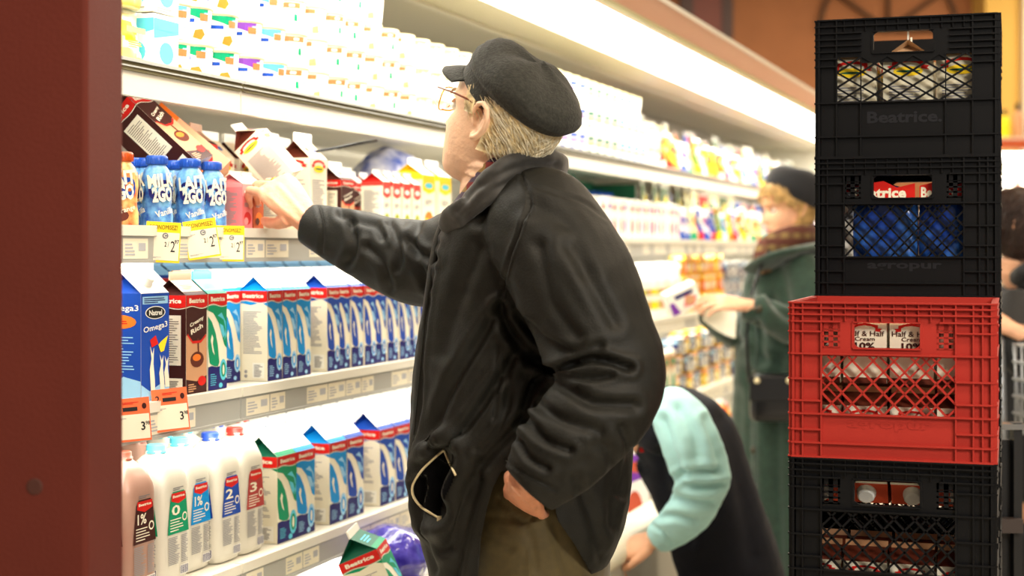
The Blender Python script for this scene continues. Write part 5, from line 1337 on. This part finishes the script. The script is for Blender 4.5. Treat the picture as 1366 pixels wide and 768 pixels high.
b2.loft([(P(470, 322, 3.07), .036, .036), (P(440, 310, 3.085), .033, .03), (P(408, 292, 3.118), .03, .022)], m_skh, n=20, sub=4)
b3 = MB(); hand(b3, P(699, 650, 2.485), (P(699, 698, 2.67)-P(699, 652, 2.485)), Vector((-.35, -1, -.1)), m_skh, s=.98, curls=((12, 15, 10),)*4, thumb=(.8, .4, -.3), flip=1)
b3.loft([(P(745, 605, 2.44), .036, .036), (P(718, 632, 2.445), .034, .032), (P(700, 652, 2.47), .028, .022)], m_skh, n=20, sub=4)
b4 = MB()
b4.loft([(P(690, 700, 2.76), .11, .14, f_, g_ax), (P(692, 560, 2.76), .13, .15, f_, g_ax), (P(694, 420, 2.76), .12, .15, f_, g_ax), (P(694, 320, 2.76), .09, .15, f_, g_ax), (P(684, 280, 2.76), .05, .06, f_, g_ax)], m_sk, n=24, sub=4)
b4.loft([(P(700, 310, 2.66), .05, .05), (P(776, 400, 2.52), .045, .045), (P(815, 488, 2.48), .04, .04), (P(745, 605, 2.445), .036, .036)], m_sk, n=16, sub=3)
b4.loft([(P(670, 320, 2.88), .05, .05), (P(585, 350, 2.98), .045, .045), (P(470, 322, 3.09), .036, .036)], m_sk, n=16, sub=3)
hands_me = [voxel(x, .0026, 2, 'h') for x in (b2, b3)]
for me_, fl in ((hands_me[1], [([(672, 652), (690, 668), (700, 686)], 2.4, .0022), ([(682, 648), (700, 664), (712, 676)], 2.4, .002), ([(676, 662), (690, 682)], 2, .0015)]), (hands_me[0], [([(372, 248), (390, 268), (405, 285)], 3, .0018), ([(360, 262), (380, 282), (400, 298)], 3, .0015)])): fold(me_, fl)
body = join_me([hme]+hands_me+[b4.mesh('core')], 'body'); body.polygons.foreach_set('use_smooth', [True]*len(body.polygons)); pput(body, 'body', man)
head_extras(man, L, F, U, 1.03, m_hair, cm('lip', 190, 110, 95, rough=.5), cm('iris_blue', 80, 100, 110, rough=.2), m_sk)
for o in man.children:
    if o.name.split('.')[0] in ('eye', 'eyebrow', 'eyelid', 'lips'): rel(o, man)
# ring
b = MB(); rc = hp(.118, -.010*1, -.006); rc = hp(.105, .0103, .0)
D_ = (P(362, 243, 3.16)-P(410, 294, 3.115)).normalized(); N_ = Vector((.42, -.88, .30)); N_ = (N_-N_.dot(D_)*D_).normalized(); T_ = D_.cross(N_)*-1; a3 = R(45); dd = D_*math.cos(a3)-N_*math.sin(a3)
rc = hp(.094, -.010, .001)+dd*.016; nn = dd.cross(T_).normalized()
for k in range(1):
    pts = []
    for j in range(2):
        for i in range(20): a = 2*PI*i/20; pts.append(rc+dd*(-.004+.008*j)+(T_*math.cos(a)+nn*math.sin(a))*.0108)
    for j in range(2):
        for i in range(20): a = 2*PI*i/20; pts.append(rc+dd*(-.004+.008*j)+(T_*math.cos(a)+nn*math.sin(a))*.0088)
    b.add(pts, [(i, (i+1) % 20, 20+(i+1) % 20, 20+i) for i in range(20)]+[(40+i, 60+i, 60+(i+1) % 20, 40+(i+1) % 20) for i in range(20)]+[(i, 40+i, 40+(i+1) % 20, (i+1) % 20) for i in range(20)]+[(20+i, 20+(i+1) % 20, 60+(i+1) % 20, 60+i) for i in range(20)], m_gold, True)
pbuild(b, 'ring', man, 'wide gold ring on the reaching hand')
# hair
def zone_m(a, z):
    c = math.cos(a); s_ = abs(math.sin(a))
    if c > .34: return False
    if c > .10: return .008 < z < .075
    if c > -.25: return .030 < z < .075
    return -.050-.01*c < z < .070
b = MB(); hair_shell(b, L, m_hair, zone_m, off=.006, bumps=.0008); strands(b, L, m_hair, lambda a, z: zone_m(a, z) and z > -.035 and math.cos(a) < 0, 1500, .03, off=.0065, lift=.0016, r=.0006, back=.34); strands(b, L, cm('pale_grey_hair', 240, 232, 205, rough=.5), lambda a, z: zone_m(a, z) and z > -.035 and math.cos(a) < 0, 500, .034, off=.0072, lift=.002, r=.0006, back=.34, seed=5); strands(b, L, m_hair, lambda a, z: .1 < math.cos(a) < .33 and .02 < z < .06, 160, .028, off=.005, lift=.001, r=.0006, back=.2, seed=8)
pbuild(b, 'hair', man)
# glasses
m_fr = cm('tortoise_frame', 120, 60, 30, rough=.3); m_gl = mat('clear_lens', (.95, .97, .95), rough=.02, trans=1, ior=1.1)
b = MB()
for sd in (-1, 1):
    b.tube([L(-.012, sd*.080, .020), L(.02, sd*.081, .026), L(.06, sd*.079, .027), L(.098, sd*.066, .024)], .0018, m_fr, n=8); b.tube([L(-.012, sd*.080, .020), L(-.024, sd*.081, .008), L(-.03, sd*.080, -.008)], .0018, m_fr, n=8)
    pts = []
    for i in range(24):
        a = 2*PI*i/24; c, s_ = math.cos(a), math.sin(a); k = (abs(c)**3+abs(s_)**3)**(-1/3)
        pts.append(L(.100-.03*abs(c*k*.024)/.07, sd*(.036+.026*c*k), .006+.020*s_*k))
    b.tube(pts, .0013, m_gold if sd else m_fr, n=6, closed=True)
b.tube([L(.1, -.011, .012), L(.106, 0, .016), L(.1, .011, .012)], .0014, m_gold, n=6)
gl = pbuild(b, 'spectacles', man)
for sd in (-1, 1):
    b = MB(); pts = [L(.100, sd*(.036+.025*math.cos(2*PI*i/20)), .006+.019*math.sin(2*PI*i/20)) for i in range(20)]
    p2 = [p+F*.0015 for p in pts]; b.add(pts+p2, [tuple(range(20)), tuple(range(39, 19, -1))]+[(i, 20+i, 20+(i+1) % 20, (i+1) % 20) for i in range(20)], m_gl); o = b.build('lens', gl)
# cap
tl = R(25); Fc = (F*math.cos(tl)+U*math.sin(tl)).normalized(); Uc = (U*math.cos(tl)-F*math.sin(tl)).normalized(); Rc = Fc.cross(Uc).normalized()
CC = L(-.010, 0, .036)-Uc*.001+Fc*.006
def cap_pt(r, h, a, shift=0):
    c, s_ = math.cos(a), math.sin(a)
    return CC+Fc*(.098*r*c+shift)+Rc*(.086*r*s_)+Uc*h*(.84 if h > 0 else .6)
prof = [(.93, -.016), (1.0, -.018), (1.015, -.006), (1.02, .012), (1.04, .018), (1.11, .026), (1.16, .042), (1.14, .060), (1.03, .078), (.84, .090), (.6, .098), (.3, .102), (.02, .103)]
b = MB(); n = 96; pts = []; fs = []; rs_ = np.random.RandomState(3); fine_p = []
for j in range(len(prof)-1):
    for t in (0, .25, .5, .75):
        fine_p.append((prof[j][0]*(1-t)+prof[j+1][0]*t, prof[j][1]*(1-t)+prof[j+1][1]*t, (j+t)/(len(prof)-1)))
fine_p.append((*prof[-1], 1))
for (r, h, t) in fine_p:
    for i in range(n):
        a = 2*PI*i/n; top = max(0, min(1, (t-.3)*4))
        sm_ = abs(((a*8/(2*PI)+.5) % 1)-.5)/.07; groove = -.010*math.exp(-sm_**2)*top*(1-t)
        fr_ = math.cos(a); lump = top*(.03*math.sin(3*a+1.3)+.022*math.sin(5*a+8*t)+.015*math.sin(9*a-6*t))
        h2 = h*(1-.06*fr_*top) - top*.016*math.exp(-((a-.9)/.35)**2-((t-.62)/.14)**2) - top*.014*math.exp(-((a-5.4)/.4)**2-((t-.6)/.14)**2)*.8
        pts.append(cap_pt(r*(1+lump*.6+groove), h2+top*(.004*math.sin(4*a+2)), a, shift=-.014*min(1, top)*math.sin(PI*min(1, t))))
N_r = len(fine_p)
for j in range(N_r-1):
    for i in range(n): fs.append((j*n+i, j*n+(i+1) % n, (j+1)*n+(i+1) % n, (j+1)*n+i))
fs.append(tuple((N_r-1)*n+i for i in range(n)))
fs.append(tuple(range(n))[::-1])
b.add(pts, fs, m_cap, True); cap_o = pbuild(b, 'flat_cap', man, 'charcoal wool baker boy cap')
b = MB(); dirb = (Fc*.80-Uc*.60).normalized(); nb = 16; up = []; lo = []
for i in range(nb+1):
    a = R(-58)+R(116)*i/nb; inner = cap_pt(.97, -.012, a); ext = .052*math.cos(a*1.35)**.6 if abs(a*1.35) < PI/2 else 0
    for k in range(5):
        t = k/4; p = inner+dirb*ext*t+Rc*math.sin(a)*.010*t-Uc*.006*t*t; up.append(p+Uc*.0022); lo.append(p-Uc*.0022)
M5 = len(up); fs = []
for i in range(nb):
    for k in range(4):
        q = (i*5+k, i*5+k+1, (i+1)*5+k+1, (i+1)*5+k); fs.append(q[::-1]); fs.append(tuple(M5+z for z in q))
    fs.append((i*5+4, (i+1)*5+4, M5+(i+1)*5+4, M5+i*5+4)); fs.append((i*5, M5+i*5, M5+(i+1)*5, (i+1)*5))
b.add(up+lo, fs, m_cap, True); b.build('visor', cap_o)
# trousers and shoes
b = MB()
b.loft([(P(716, 600, 2.755), .10, .15, f_, g_ax), (P(716, 650, 2.755), .118, .168, f_, g_ax), (P(714, 720, 2.755), .128, .176, f_, g_ax), (P(712, 790, 2.755), .13, .178, f_, g_ax), (P(712, 850, 2.755), .12, .17, f_, g_ax)], m_tr, n=36, sub=4)
for yy, xx in ((2.66, 712), (2.86, 700)):
    b.loft([(P(xx, 780, yy), .115, .09), (P(xx, 900, yy), .098, .082), (P(xx, 1060, yy), .078, .072), (P(xx, 1240, yy), .068, .062), (P(xx, 1375, yy), .066, .062)], m_tr, n=28, sub=4, ref=Vector((0, 1, 0)))
tme = voxel(b, .006, 4, 'trousers'); fold(tme, [([(655, 690), (700, 700), (715, 760)], 4, -.003), ([(665, 664), (685, 690), (702, 700)], 2.5, -.005), ([(702, 700), (722, 676)], 2.5, -.004), ([(702, 700), (701, 768)], 2, -.003), ([(650, 720), (680, 730)], 6, -.004), ([(740, 700), (760, 768)], 8, -.006)], noise=.001)
pput(tme, 'trousers', man)
def shoe(x, y, ang, par, m, z=0):
    b = MB(); ca, sa = math.cos(ang), math.sin(ang); fx = Vector((ca, sa, 0)); sx = Vector((-sa, ca, 0)); o = Vector((x, y, 0)); up_ = Vector((0, 0, 1))
    b.loft([(o-fx*.09+up_*.045, .030, .042, sx, up_), (o-fx*.04+up_*.052, .036, .050, sx, up_), (o+fx*.03+up_*.045, .040, .042, sx, up_), (o+fx*.11+up_*.034, .046, .031, sx, up_), (o+fx*.17+up_*.028, .038, .025, sx, up_), (o+fx*.2+up_*.024, .015, .016, sx, up_)], m, n=20, sub=4)
    pbuild(b, 'shoe', par)
for yy, xx in ((2.66, 712), (2.86, 700)): p = P(xx, 1375, yy); shoe(p.x-.03, p.y+.01, R(158), man, ink)
# ================================================================== woman in the green coat
m_coat = cm('dark_green_wool', 32, 56, 43, rough=.85, noise=.15, nscale=50, sheen=.3)
m_sk2 = skin('pale_skin', 232, 176, 140); m_bl = cm('blonde_hair', 196, 160, 100, rough=.5, noise=.3, nscale=60); m_leather = cm('black_leather', 20, 20, 22, rough=.3)
wf = Vector((-.95, -.31, 0)).normalized(); wp_ = Vector((-wf.y, wf.x, 0))*-1
wom = thing('person', 'woman in a dark green coat and black beret holding a small box', 'person', (P(1055, 600, 5.6).x, 5.6, 0))
fw, gw = Vector((-.97, -.22, 0)).normalized(), Vector((-.22, .97, 0)).normalized()
YW = 5.6
b = MB(); st = []
for (py, xa, xb, bb) in ((850, 985, 1120, .20), (757, 988, 1125, .20), (660, 978, 1124, .20), (560, 975, 1120, .21), (470, 984, 1120, .20), (400, 990, 1122, .205), (365, 1000, 1118, .205), (345, 1018, 1106, .17), (325, 1030, 1094, .08)):
    hw = (xb-xa)/2/366; st.append((P((xa+xb)/2, py, YW), math.sqrt(max(hw*hw-(.22*bb)**2, .002))/.97, bb, fw, gw))
b.loft(st, m_coat, n=36, sub=4)
b.loft([(P(1066, 352, 5.46), .07, .07), (P(1080, 390, 5.40), .072, .07), (P(1084, 430, 5.35), .068, .066), (P(1060, 436, 5.27), .062, .06), (P(1025, 420, 5.22), .055, .052), (P(996, 408, 5.20), .046, .044)], m_coat, n=20, sub=4, ref=Vector((0, 1, 0)))
b.loft([(P(1040, 355, 5.75), .07, .07), (P(1012, 395, 5.80), .07, .068), (P(990, 440, 5.75), .062, .06), (P(965, 436, 5.60), .052, .05), (P(942, 418, 5.5), .044, .042)], m_coat, n=20, sub=4, ref=Vector((0, 1, 0)))
me = voxel(b, .010, 5, 'coat'); fold(me, [([(1000, 380), (1010, 440), (1020, 480)], 7, -.015), ([(1030, 400), (1050, 420), (1085, 430)], 6, -.014), ([(1010, 440), (1040, 460), (1080, 470)], 7, -.012), ([(1000, 500), (998, 600), (1004, 750)], 7, -.012), ([(1040, 480), (1036, 600), (1040, 757)], 8, -.014), ([(985, 520), (985, 600), (990, 700)], 6, -.01), ([(1020, 350), (1000, 380), (992, 400)], 5, -.012), ([(1060, 560), (1066, 660), (1070, 757)], 8, -.01), ([(965, 420), (975, 445), (990, 455)], 5, -.01)], noise=.003, nsc=9)
coat = pput(me, 'coat', wom); wh = caster(me)
def wsub(name, pl, r, m):
    o = stitched(None, wh, pl, r, m, name)
    if o: o.parent = coat
wsub('coat_edge', [(1004, 372), (1010, 450), (1006, 560), (1008, 700), (1010, 757)], .004, m_coat)
for (x, y) in ((1008, 500), (1006, 600), (1006, 690), (1012, 412)):
    h = wh(x, y, .004)
    if h: b = MB(); b.tube([h+Vector((0, .004, 0)), h-Vector((0, .004, 0))], .013, cm('horn_button', 60, 52, 36, rough=.3), n=14); b.build('button', coat)
# wide collar
b = MB(); b.loft([(P(1004, 362, 5.48), .05, .014), (P(1024, 350, 5.42), .062, .016), (P(1052, 338, 5.40), .06, .018), (P(1086, 330, 5.50), .05, .018), (P(1100, 328, 5.65), .05, .018), (P(1060, 332, 5.80), .05, .018), (P(1010, 356, 5.72), .05, .014)], m_coat, n=16, sub=4, ref=Vector((0, .3, 1)))
cm_ = voxel(b, .007, 3, 'coat_collar'); pput(cm_, 'coat_collar', wom)
# scarf
m_sc2 = bpy.data.materials.new('brown_plaid'); m_sc2.use_nodes = True; plaid(m_sc2, srgb(96, 66, 40), srgb(120, 96, 56), srgb(84, 42, 30), 7)
b = MB(); b.loft([(P(x, y, Y), .022, .045) for x, y, Y in ((1018, 334, 5.52), (1036, 324, 5.46), (1062, 316, 5.46), (1082, 314, 5.56), (1078, 314, 5.68), (1048, 320, 5.72), (1022, 332, 5.66))], m_sc2, n=14, sub=4, ref=Vector((0, 0, 1)), closed=True)
b.loft([(P(1020, 328, 5.50), .03, .04), (P(1018, 345, 5.47), .035, .03), (P(1022, 364, 5.46), .02, .02)], m_sc2, n=12, sub=4, ref=Vector((0, 1, 0))); pbuild(b, 'plaid_scarf', wom)
# head
pit = R(-6); yaw = R(-14)
F2 = Vector((-math.cos(pit)*math.cos(yaw), math.cos(pit)*math.sin(yaw), math.sin(pit))); U2 = Vector((math.sin(pit)*math.cos(yaw), -math.sin(pit)*math.sin(yaw), math.cos(pit))); R2 = F2.cross(U2).normalized()
b = MB(); L2 = make_head(b, P(1051, 279, 5.58), F2, U2, m_sk2, sc=.98)
b.loft([(L2(-.015, 0, -.03), .052, .056), (L2(-.02, 0, -.10), .050, .054), (P(1062, 335, 5.6), .055, .06), (P(1062, 360, 5.6), .06, .06)], m_sk2, n=24, sub=4)
h2 = voxel(b, .0032, 2, 'head')
b1 = MB(); hand(b1, P(994, 407, 5.19), P(955, 402, 5.17)-P(994, 407, 5.19), Vector((.05, -.6, .8)), m_sk2, s=.94, curls=((12, 22, 15), (15, 25, 15), (18, 28, 18), (22, 30, 20)), thumb=(.8, .5, -.2), flip=1)
b1.loft([(P(1040, 425, 5.24), .032, .032), (P(994, 407, 5.192), .026, .021)], m_sk2, n=16, sub=3)
b5 = MB(); hand(b5, P(944, 416, 5.49), P(914, 400, 5.44)-P(944, 416, 5.49), Vector((.35, .2, -.9)), m_sk2, s=.94, curls=((30, 35, 20),)*4, thumb=(.7, .5, -.5), flip=-1)
b5.loft([(P(975, 436, 5.62), .032, .032), (P(944, 416, 5.492), .026, .021)], m_sk2, n=16, sub=3)
b6 = MB(); b6.loft([(P(1055, 600, YW), .1, .13, fw, gw), (P(1055, 400, YW), .1, .13, fw, gw), (P(1060, 345, YW), .05, .06, fw, gw)], m_sk2, n=16, sub=3)
for yy, xx in ((5.5, 1050), (5.72, 1058)): b6.loft([(P(xx, 700, yy), .06, .06), (P(xx, 850-8*(yy > 5.6), yy), .042, .042)], m_sk2, n=14, sub=3)
bd = join_me([h2, voxel(b1, .0034, 2, 'h'), voxel(b5, .0034, 2, 'h'), b6.mesh('c')], 'body'); bd.polygons.foreach_set('use_smooth', [True]*len(bd.polygons)); pput(bd, 'body', wom)
n0 = set(wom.children); head_extras(wom, L2, F2, U2, .98, m_bl, cm('lip2', 196, 104, 96, rough=.4), cm('iris_brown', 70, 50, 36, rough=.2), m_sk2)
for o in set(wom.children)-n0: rel(o, wom)
def zone_w(a, z):
    c = math.cos(a)
    if c > .75: return .060 < z
    if c > .35: return .030 < z
    if c > .0: return .012 < z
    return -.085 < z
b = MB(); hair_shell(b, L2, m_bl, zone_w, off=.013, bumps=.003); strands(b, L2, m_bl, zone_w, 500, .05, off=.014, lift=.006, r=.0016, seed=4); pbuild(b, 'hair', wom)
b = MB(); n = 40; pr = [(.95, -.028), (1.02, -.026), (1.12, -.008), (1.16, .02), (1.10, .048), (.9, .066), (.55, .076), (.02, .079)]
tl2 = R(30); Fw = (F2*math.cos(tl2)+U2*math.sin(tl2)).normalized(); Uw = (U2*math.cos(tl2)-F2*math.sin(tl2)).normalized(); CW_ = L2(-.036, 0, .050); pts = []
for r, h in pr:
    for i in range(n): a = 2*PI*i/n; pts.append(CW_+Fw*.108*r*math.cos(a)+R2*.095*r*math.sin(a)+Uw*h*1.15*(1+.06*math.sin(3*a)))
b.add(pts, [(j*n+i, j*n+(i+1) % n, (j+1)*n+(i+1) % n, (j+1)*n+i) for j in range(len(pr)-1) for i in range(n)]+[tuple(range(n))[::-1], tuple((len(pr)-1)*n+i for i in range(n))], cm('black_wool', 22, 22, 26, rough=.9, sheen=.2), True); pbuild(b, 'beret', wom)
for yy, xx in ((5.5, 1050), (5.72, 1058)):
    p = P(xx, 850, yy)
    b = MB(); b.loft([(Vector((p.x, p.y, .36)), .055, .055), (Vector((p.x, p.y, .2)), .05, .05), (Vector((p.x, p.y, .08)), .045, .045)], m_leather, n=18, sub=3); pbuild(b, 'boot_shaft', wom); shoe(p.x-.02, p.y, R(190), wom, m_leather)
# her handbag
t = thing('shoulder_bag', 'black leather shoulder bag hanging at the hip of the green coated woman', 'handbag', P(1030, 530, 5.3))
b = MB(); b.loft([(Vector((-.075, 0, .0)), .03, .07), (Vector((-.05, 0, 0)), .04, .082), (Vector((.05, 0, 0)), .04, .082), (Vector((.085, 0, .0)), .03, .07)], m_leather, n=20, sub=3, pw=3.5, ref=Vector((0, 0, 1))); b.build('bag_body', t)
b = MB(); b.box((0, -.040, .035), (.17, .010, .085), m_leather); b.build('flap', t, bevel=.004)
for x in (-.06, .05): b = MB(); b.ball((x, -.050, .062), .011, m_brass, 10, 8); b.build('stud', t)
b = MB(); b.tube([(-.08, 0, .05), (-.085, .02, .2), (-.07, .04, .34), (-.02, .1, .46), (.06, .22, .56)], .006, m_leather, n=8); b.tube([(.085, 0, .05), (.095, .1, .3), (.08, .22, .56)], .006, m_leather, n=8); b.build('strap', t)
# box and sheet she holds
t = thing('frozen_food_box', 'white and violet box held up by the woman in the green coat', 'box', P(909, 398, 5.38), 0, rot=(R(12), R(-24), R(12)))
b = MB(); b.box((0, 0, 0), (.12, .05, .085), white); b.build('carton_box', t, bevel=.002)
l = MB(); fr_ = Frame((-.06, -.0256, -.0425), (1, 0, 0), (0, 0, 1)); l.poly(fr_, [(.004, .004), (.035, .004), (.02, .05), (.004, .05)], purple); l.poly(fr_, [(.05, .02), (.09, .01), (.11, .04), (.07, .06)], pink); l.rect(fr_, .03, .055, .1, .07, navy); l.disc(fr_, .08, .035, .018, tan); l.build('printed_label', t)
b = MB(); n = 8; v = []
for i in range(n+1):
    for j in range(n+1): u, w_ = i/n, j/n; v.append(P(945+38*u-8*w_+6*w_*u, 402+4*math.sin(3*u)+44*w_*(.55+.55*u), 5.30+.06*math.sin(2*u+w_)))
v2 = [p+Vector((0, .002, 0)) for p in v]; M1 = n+1
fs = [(i*M1+j, (i+1)*M1+j, (i+1)*M1+j+1, i*M1+j+1) for i in range(n) for j in range(n)]
b.add(v+v2, fs+[tuple(len(v)+k for k in q[::-1]) for q in fs], paper, True); tag(b.build('paper_sheet'), 'white paper sheet hanging below the hand of the woman in green', 'paper')
# ================================================================== bending clerk
m_vest = cm('navy_fleece_vest', 10, 12, 24, rough=.95, noise=.1, nscale=60); m_shirt = cm('pale_aqua_shirt', 172, 222, 222, rough=.65, noise=.03, nscale=40, sheen=.1)
m_pant = cm('black_trousers', 18, 18, 22, rough=.8)
YC = 4.25
cl = thing('person', 'crouching clerk in a navy vest and pale aqua shirt leaning on the case edge', 'person', (P(960, 760, YC).x, YC, 0))
b = MB()
b.loft([(P(860, 560, 4.38), .10, .14), (P(900, 580, 4.38), .150, .19), (P(932, 640, 4.42), .150, .19), (P(957, 700, 4.46), .150, .19), (P(974, 768, 4.48), .150, .19), (P(985, 830, 4.48), .145, .18)], m_vest, n=32, sub=5, ref=Vector((0, 1, 0)))
b.loft([(P(850, 548, 4.26), .08, .10), (P(880, 556, 4.18), .09, .10), (P(905, 575, 4.14), .085, .08)], m_vest, n=24, sub=4, ref=Vector((0, 1, 0)))
vme = voxel(b, .009, 6, 'vest'); fold(vme, [([(960, 560), (990, 640), (1005, 740)], 12, -.01), ([(880, 600), (890, 660), (920, 720)], 8, -.01)], noise=.003, nsc=8); vest = pput(vme, 'vest', cl); vh = caster(vme)
h = vh(857, 600, .003)
if h: b = MB(); b.box(h, (.018, .004, .012), red); b.build('badge', vest)
b = MB()
b.loft([(P(893, 545, 4.16), .055, .055), (P(902, 552, 4.08), .070, .070), (P(920, 585, 4.03), .078, .074), (P(934, 622, 4.04), .075, .070), (P(936, 650, 4.06), .070, .068), (P(920, 680, 4.11), .063, .060), (P(898, 702, 4.17), .053, .050), (P(880, 716, 4.22), .044, .042)], m_shirt, n=28, sub=5, ref=Vector((0, 1, 0)))
sme = voxel(b, .007, 4, 'shirt_sleeve'); fold(sme, [([(885, 560), (895, 600), (910, 630)], 6, -.012), ([(900, 640), (925, 628), (955, 630)], 5, -.013), ([(915, 645), (940, 650), (962, 645)], 5, -.012), ([(905, 545), (925, 575), (930, 610)], 7, -.010), ([(895, 665), (920, 668), (950, 672)], 5, -.010), ([(880, 690), (900, 688), (925, 695)], 4, -.009), ([(940, 560), (955, 600), (960, 630)], 5, -.008), ([(870, 700), (885, 710), (895, 724)], 3, -.006)], noise=.002, nsc=14); pput(sme, 'shirt_sleeve', cl)
b = MB(); b.loft([(P(840, 560, 4.42), .06, .06), (P(800, 620, 4.45), .06, .06), (P(785, 690, 4.45), .05, .05)], m_shirt, n=20, sub=4, ref=Vector((0, 1, 0))); pbuild(b, 'shirt_sleeve', cl)
pit = R(-35); yaw = R(20)
F3 = Vector((-math.cos(pit)*math.cos(yaw), math.cos(pit)*math.sin(yaw), math.sin(pit))); U3 = Vector((math.sin(pit)*math.cos(yaw), -math.sin(pit)*math.sin(yaw), math.cos(pit)))
b = MB(); L3 = make_head(b, P(800, 545, 4.30), F3, U3, m_sk2, sc=1.0); b.loft([(L3(-.02, 0, -.03), .056, .06), (P(828, 556, 4.33), .056, .06), (P(864, 572, 4.38), .06, .07)], m_sk2, n=20, sub=4)
h3 = voxel(b, .004, 2, 'head')
b1 = MB(); hand(b1, P(874, 719, 4.23), P(850, 727, 4.27)-P(874, 719, 4.23), Vector((.1, -.75, .75)), m_sk2, s=1.0, curls=((28, 30, 20), (30, 32, 20), (32, 34, 20), (34, 34, 20)), thumb=(.75, .5, -.1), flip=-1, spread=.16)
b1.loft([(P(905, 695, 4.15), .034, .034), (P(874, 719, 4.232), .027, .021)], m_sk2, n=16, sub=3)
b6 = MB(); b6.loft([(P(862, 572, 4.38), .07, .09), (P(935, 645, 4.42), .09, .12), (P(974, 768, 4.48), .09, .12)], m_sk2, n=16, sub=3, ref=Vector((0, 1, 0)))
b6.loft([(P(893, 550, 4.16), .045, .045), (P(934, 635, 4.05), .042, .042), (P(905, 695, 4.15), .034, .034)], m_sk2, n=12, sub=3, ref=Vector((0, 1, 0)))
bd = join_me([h3, voxel(b1, .0032, 2, 'h'), b6.mesh('c')], 'body'); bd.polygons.foreach_set('use_smooth', [True]*len(bd.polygons)); pput(bd, 'body', cl)
b = MB(); hair_shell(b, L3, cm('dark_hair', 50, 36, 26, rough=.5, noise=.2), zone_m, off=.01); hair_shell(b, L3, MATS['dark_hair'], lambda a, z: z > .06, off=.012); pbuild(b, 'hair', cl)
b = MB()
b.loft([(P(975, 780, 4.46), .14, .16), (P(985, 840, 4.44), .155, .19), (P(990, 880, 4.42), .13, .17)], m_pant, n=28, sub=4, ref=Vector((0, 1, 0)))
for yy in (4.30, 4.58):
    pk = P(905, 870, yy); pf = P(985, 980, yy); pf.z = .10; 
    b.loft([(P(985, 850, yy), .09, .09), (P(945, 850, yy), .088, .085), (pk, .075, .072), (pk+Vector((.01, .0, -.06)), .068, .066), ((pk+pf)/2, .055, .055), (pf, .045, .045)], m_pant, n=22, sub=4, ref=Vector((0, 1, 0)))
pme = voxel(b, .009, 4, 'trousers'); pput(pme, 'trousers', cl)
for yy in (4.30, 4.58): pf = P(985, 980, yy); shoe(pf.x-.05, yy, PI, cl, ink)
# ================================================================== dark haired shopper at the right edge
m_bc = cm('black_parka', 18, 18, 20, rough=.7, sheen=.1); m_dh = cm('dark_brown_hair', 46, 28, 20, rough=.5, noise=.3, nscale=60)
YR = 4.7
sp = thing('person', 'dark haired shopper in a black parka with a hand on the red cart handle', 'person', (P(1385, 600, YR+.2).x, YR+.2, 0))
pit = R(-4); yaw = R(160)
F4 = Vector((-math.cos(pit)*math.cos(yaw), math.cos(pit)*math.sin(yaw)*-1, math.sin(pit))); U4 = Vector((0, 0, 1)); U4 = (U4-F4*U4.dot(F4)).normalized()
hc4 = P(1368, 306, YR+.15)
b = MB(); L4 = make_head(b, hc4, F4, U4, m_sk2, sc=1.0); b.loft([(L4(-.02, 0, -.03), .055, .058), (L4(-.02, 0, -.12), .056, .06), (P(1378, 390, YR+.2), .06, .07)], m_sk2, n=20, sub=4)
h4 = voxel(b, .004, 2, 'head')
b1 = MB(); hand(b1, P(1352, 440, 4.55), P(1334, 431, 4.56)-P(1352, 440, 4.55), Vector((-.2, -.6, .75)), m_sk2, s=.95, curls=((45, 50, 30),)*4, thumb=(.6, .4, -.6), flip=1)
b1.loft([(P(1385, 450, 4.62), .03, .03), (P(1352, 440, 4.552), .027, .021)], m_sk2, n=14, sub=3)
b6 = MB(); b6.loft([(P(1390, 700, YR+.2), .1, .13), (P(1385, 500, YR+.2), .1, .13), (P(1380, 380, YR+.2), .06, .07)], m_sk2, n=16, sub=3)
bd = join_me([h4, voxel(b1, .0034, 2, 'h'), b6.mesh('c')], 'body'); bd.polygons.foreach_set('use_smooth', [True]*len(bd.polygons)); pput(bd, 'body', sp)
n0 = set(sp.children); head_extras(sp, L4, F4, U4, 1.0, m_dh, MATS['lip2'], MATS['iris_brown'], m_sk2)
for o in set(sp.children)-n0: rel(o, sp)
def zone_r(a, z):
    c = math.cos(a)
    if c > .7: return .07 < z
    if c > .2: return .02 < z
    return -.095 < z
b = MB(); hair_shell(b, L4, m_dh, zone_r, off=.02, bumps=.004); strands(b, L4, m_dh, zone_r, 300, .06, off=.02, lift=.006, r=.0016, seed=9); b.ball(L4(-.105, 0, -.01), (.05, .05, .055), m_dh); pbuild(b, 'hair', sp)
b = MB()
b.loft([(P(1396, 760, YR+.2), .17, .19), (P(1396, 620, YR+.2), .18, .2), (P(1392, 480, YR+.2), .17, .2), (P(1388, 410, YR+.2), .15, .2), (P(1382, 372, YR+.2), .09, .11)], m_bc, n=28, sub=4)
b.loft([(P(1362, 405, YR), .075, .075), (P(1352, 450, 4.62), .07, .07), (P(1370, 480, 4.58), .062, .06), (P(1380, 465, 4.56), .055, .052), (P(1362, 447, 4.55), .042, .04)], m_bc, n=20, sub=4, ref=Vector((0, 1, 0)))
b.loft([(P(1360, 372, YR+.12), .04, .03), (P(1376, 362, YR+.05), .045, .035), (P(1400, 360, YR+.1), .05, .035)], cm('fur_trim', 70, 60, 48, rough=.9), n=16, sub=4)
pm = voxel(b, .01, 4, 'parka'); pput(pm, 'parka', sp)
b = MB()
for yy in (YR+.1, YR+.32): q = P(1396, 760, yy); b.loft([(q+Vector((0, 0, .28)), .11, .11), (q, .09, .09), (Vector((q.x, q.y, .3)), .065, .065), (Vector((q.x, q.y, .08)), .06, .06)], m_pant, n=20, sub=3)
pput(voxel(b, .01, 3, 'trousers'), 'trousers', sp)
for yy in (YR+.1, YR+.32): q = P(1396, 760, yy); shoe(q.x+.04, yy, R(10), sp, ink)
# merge extra separation of names
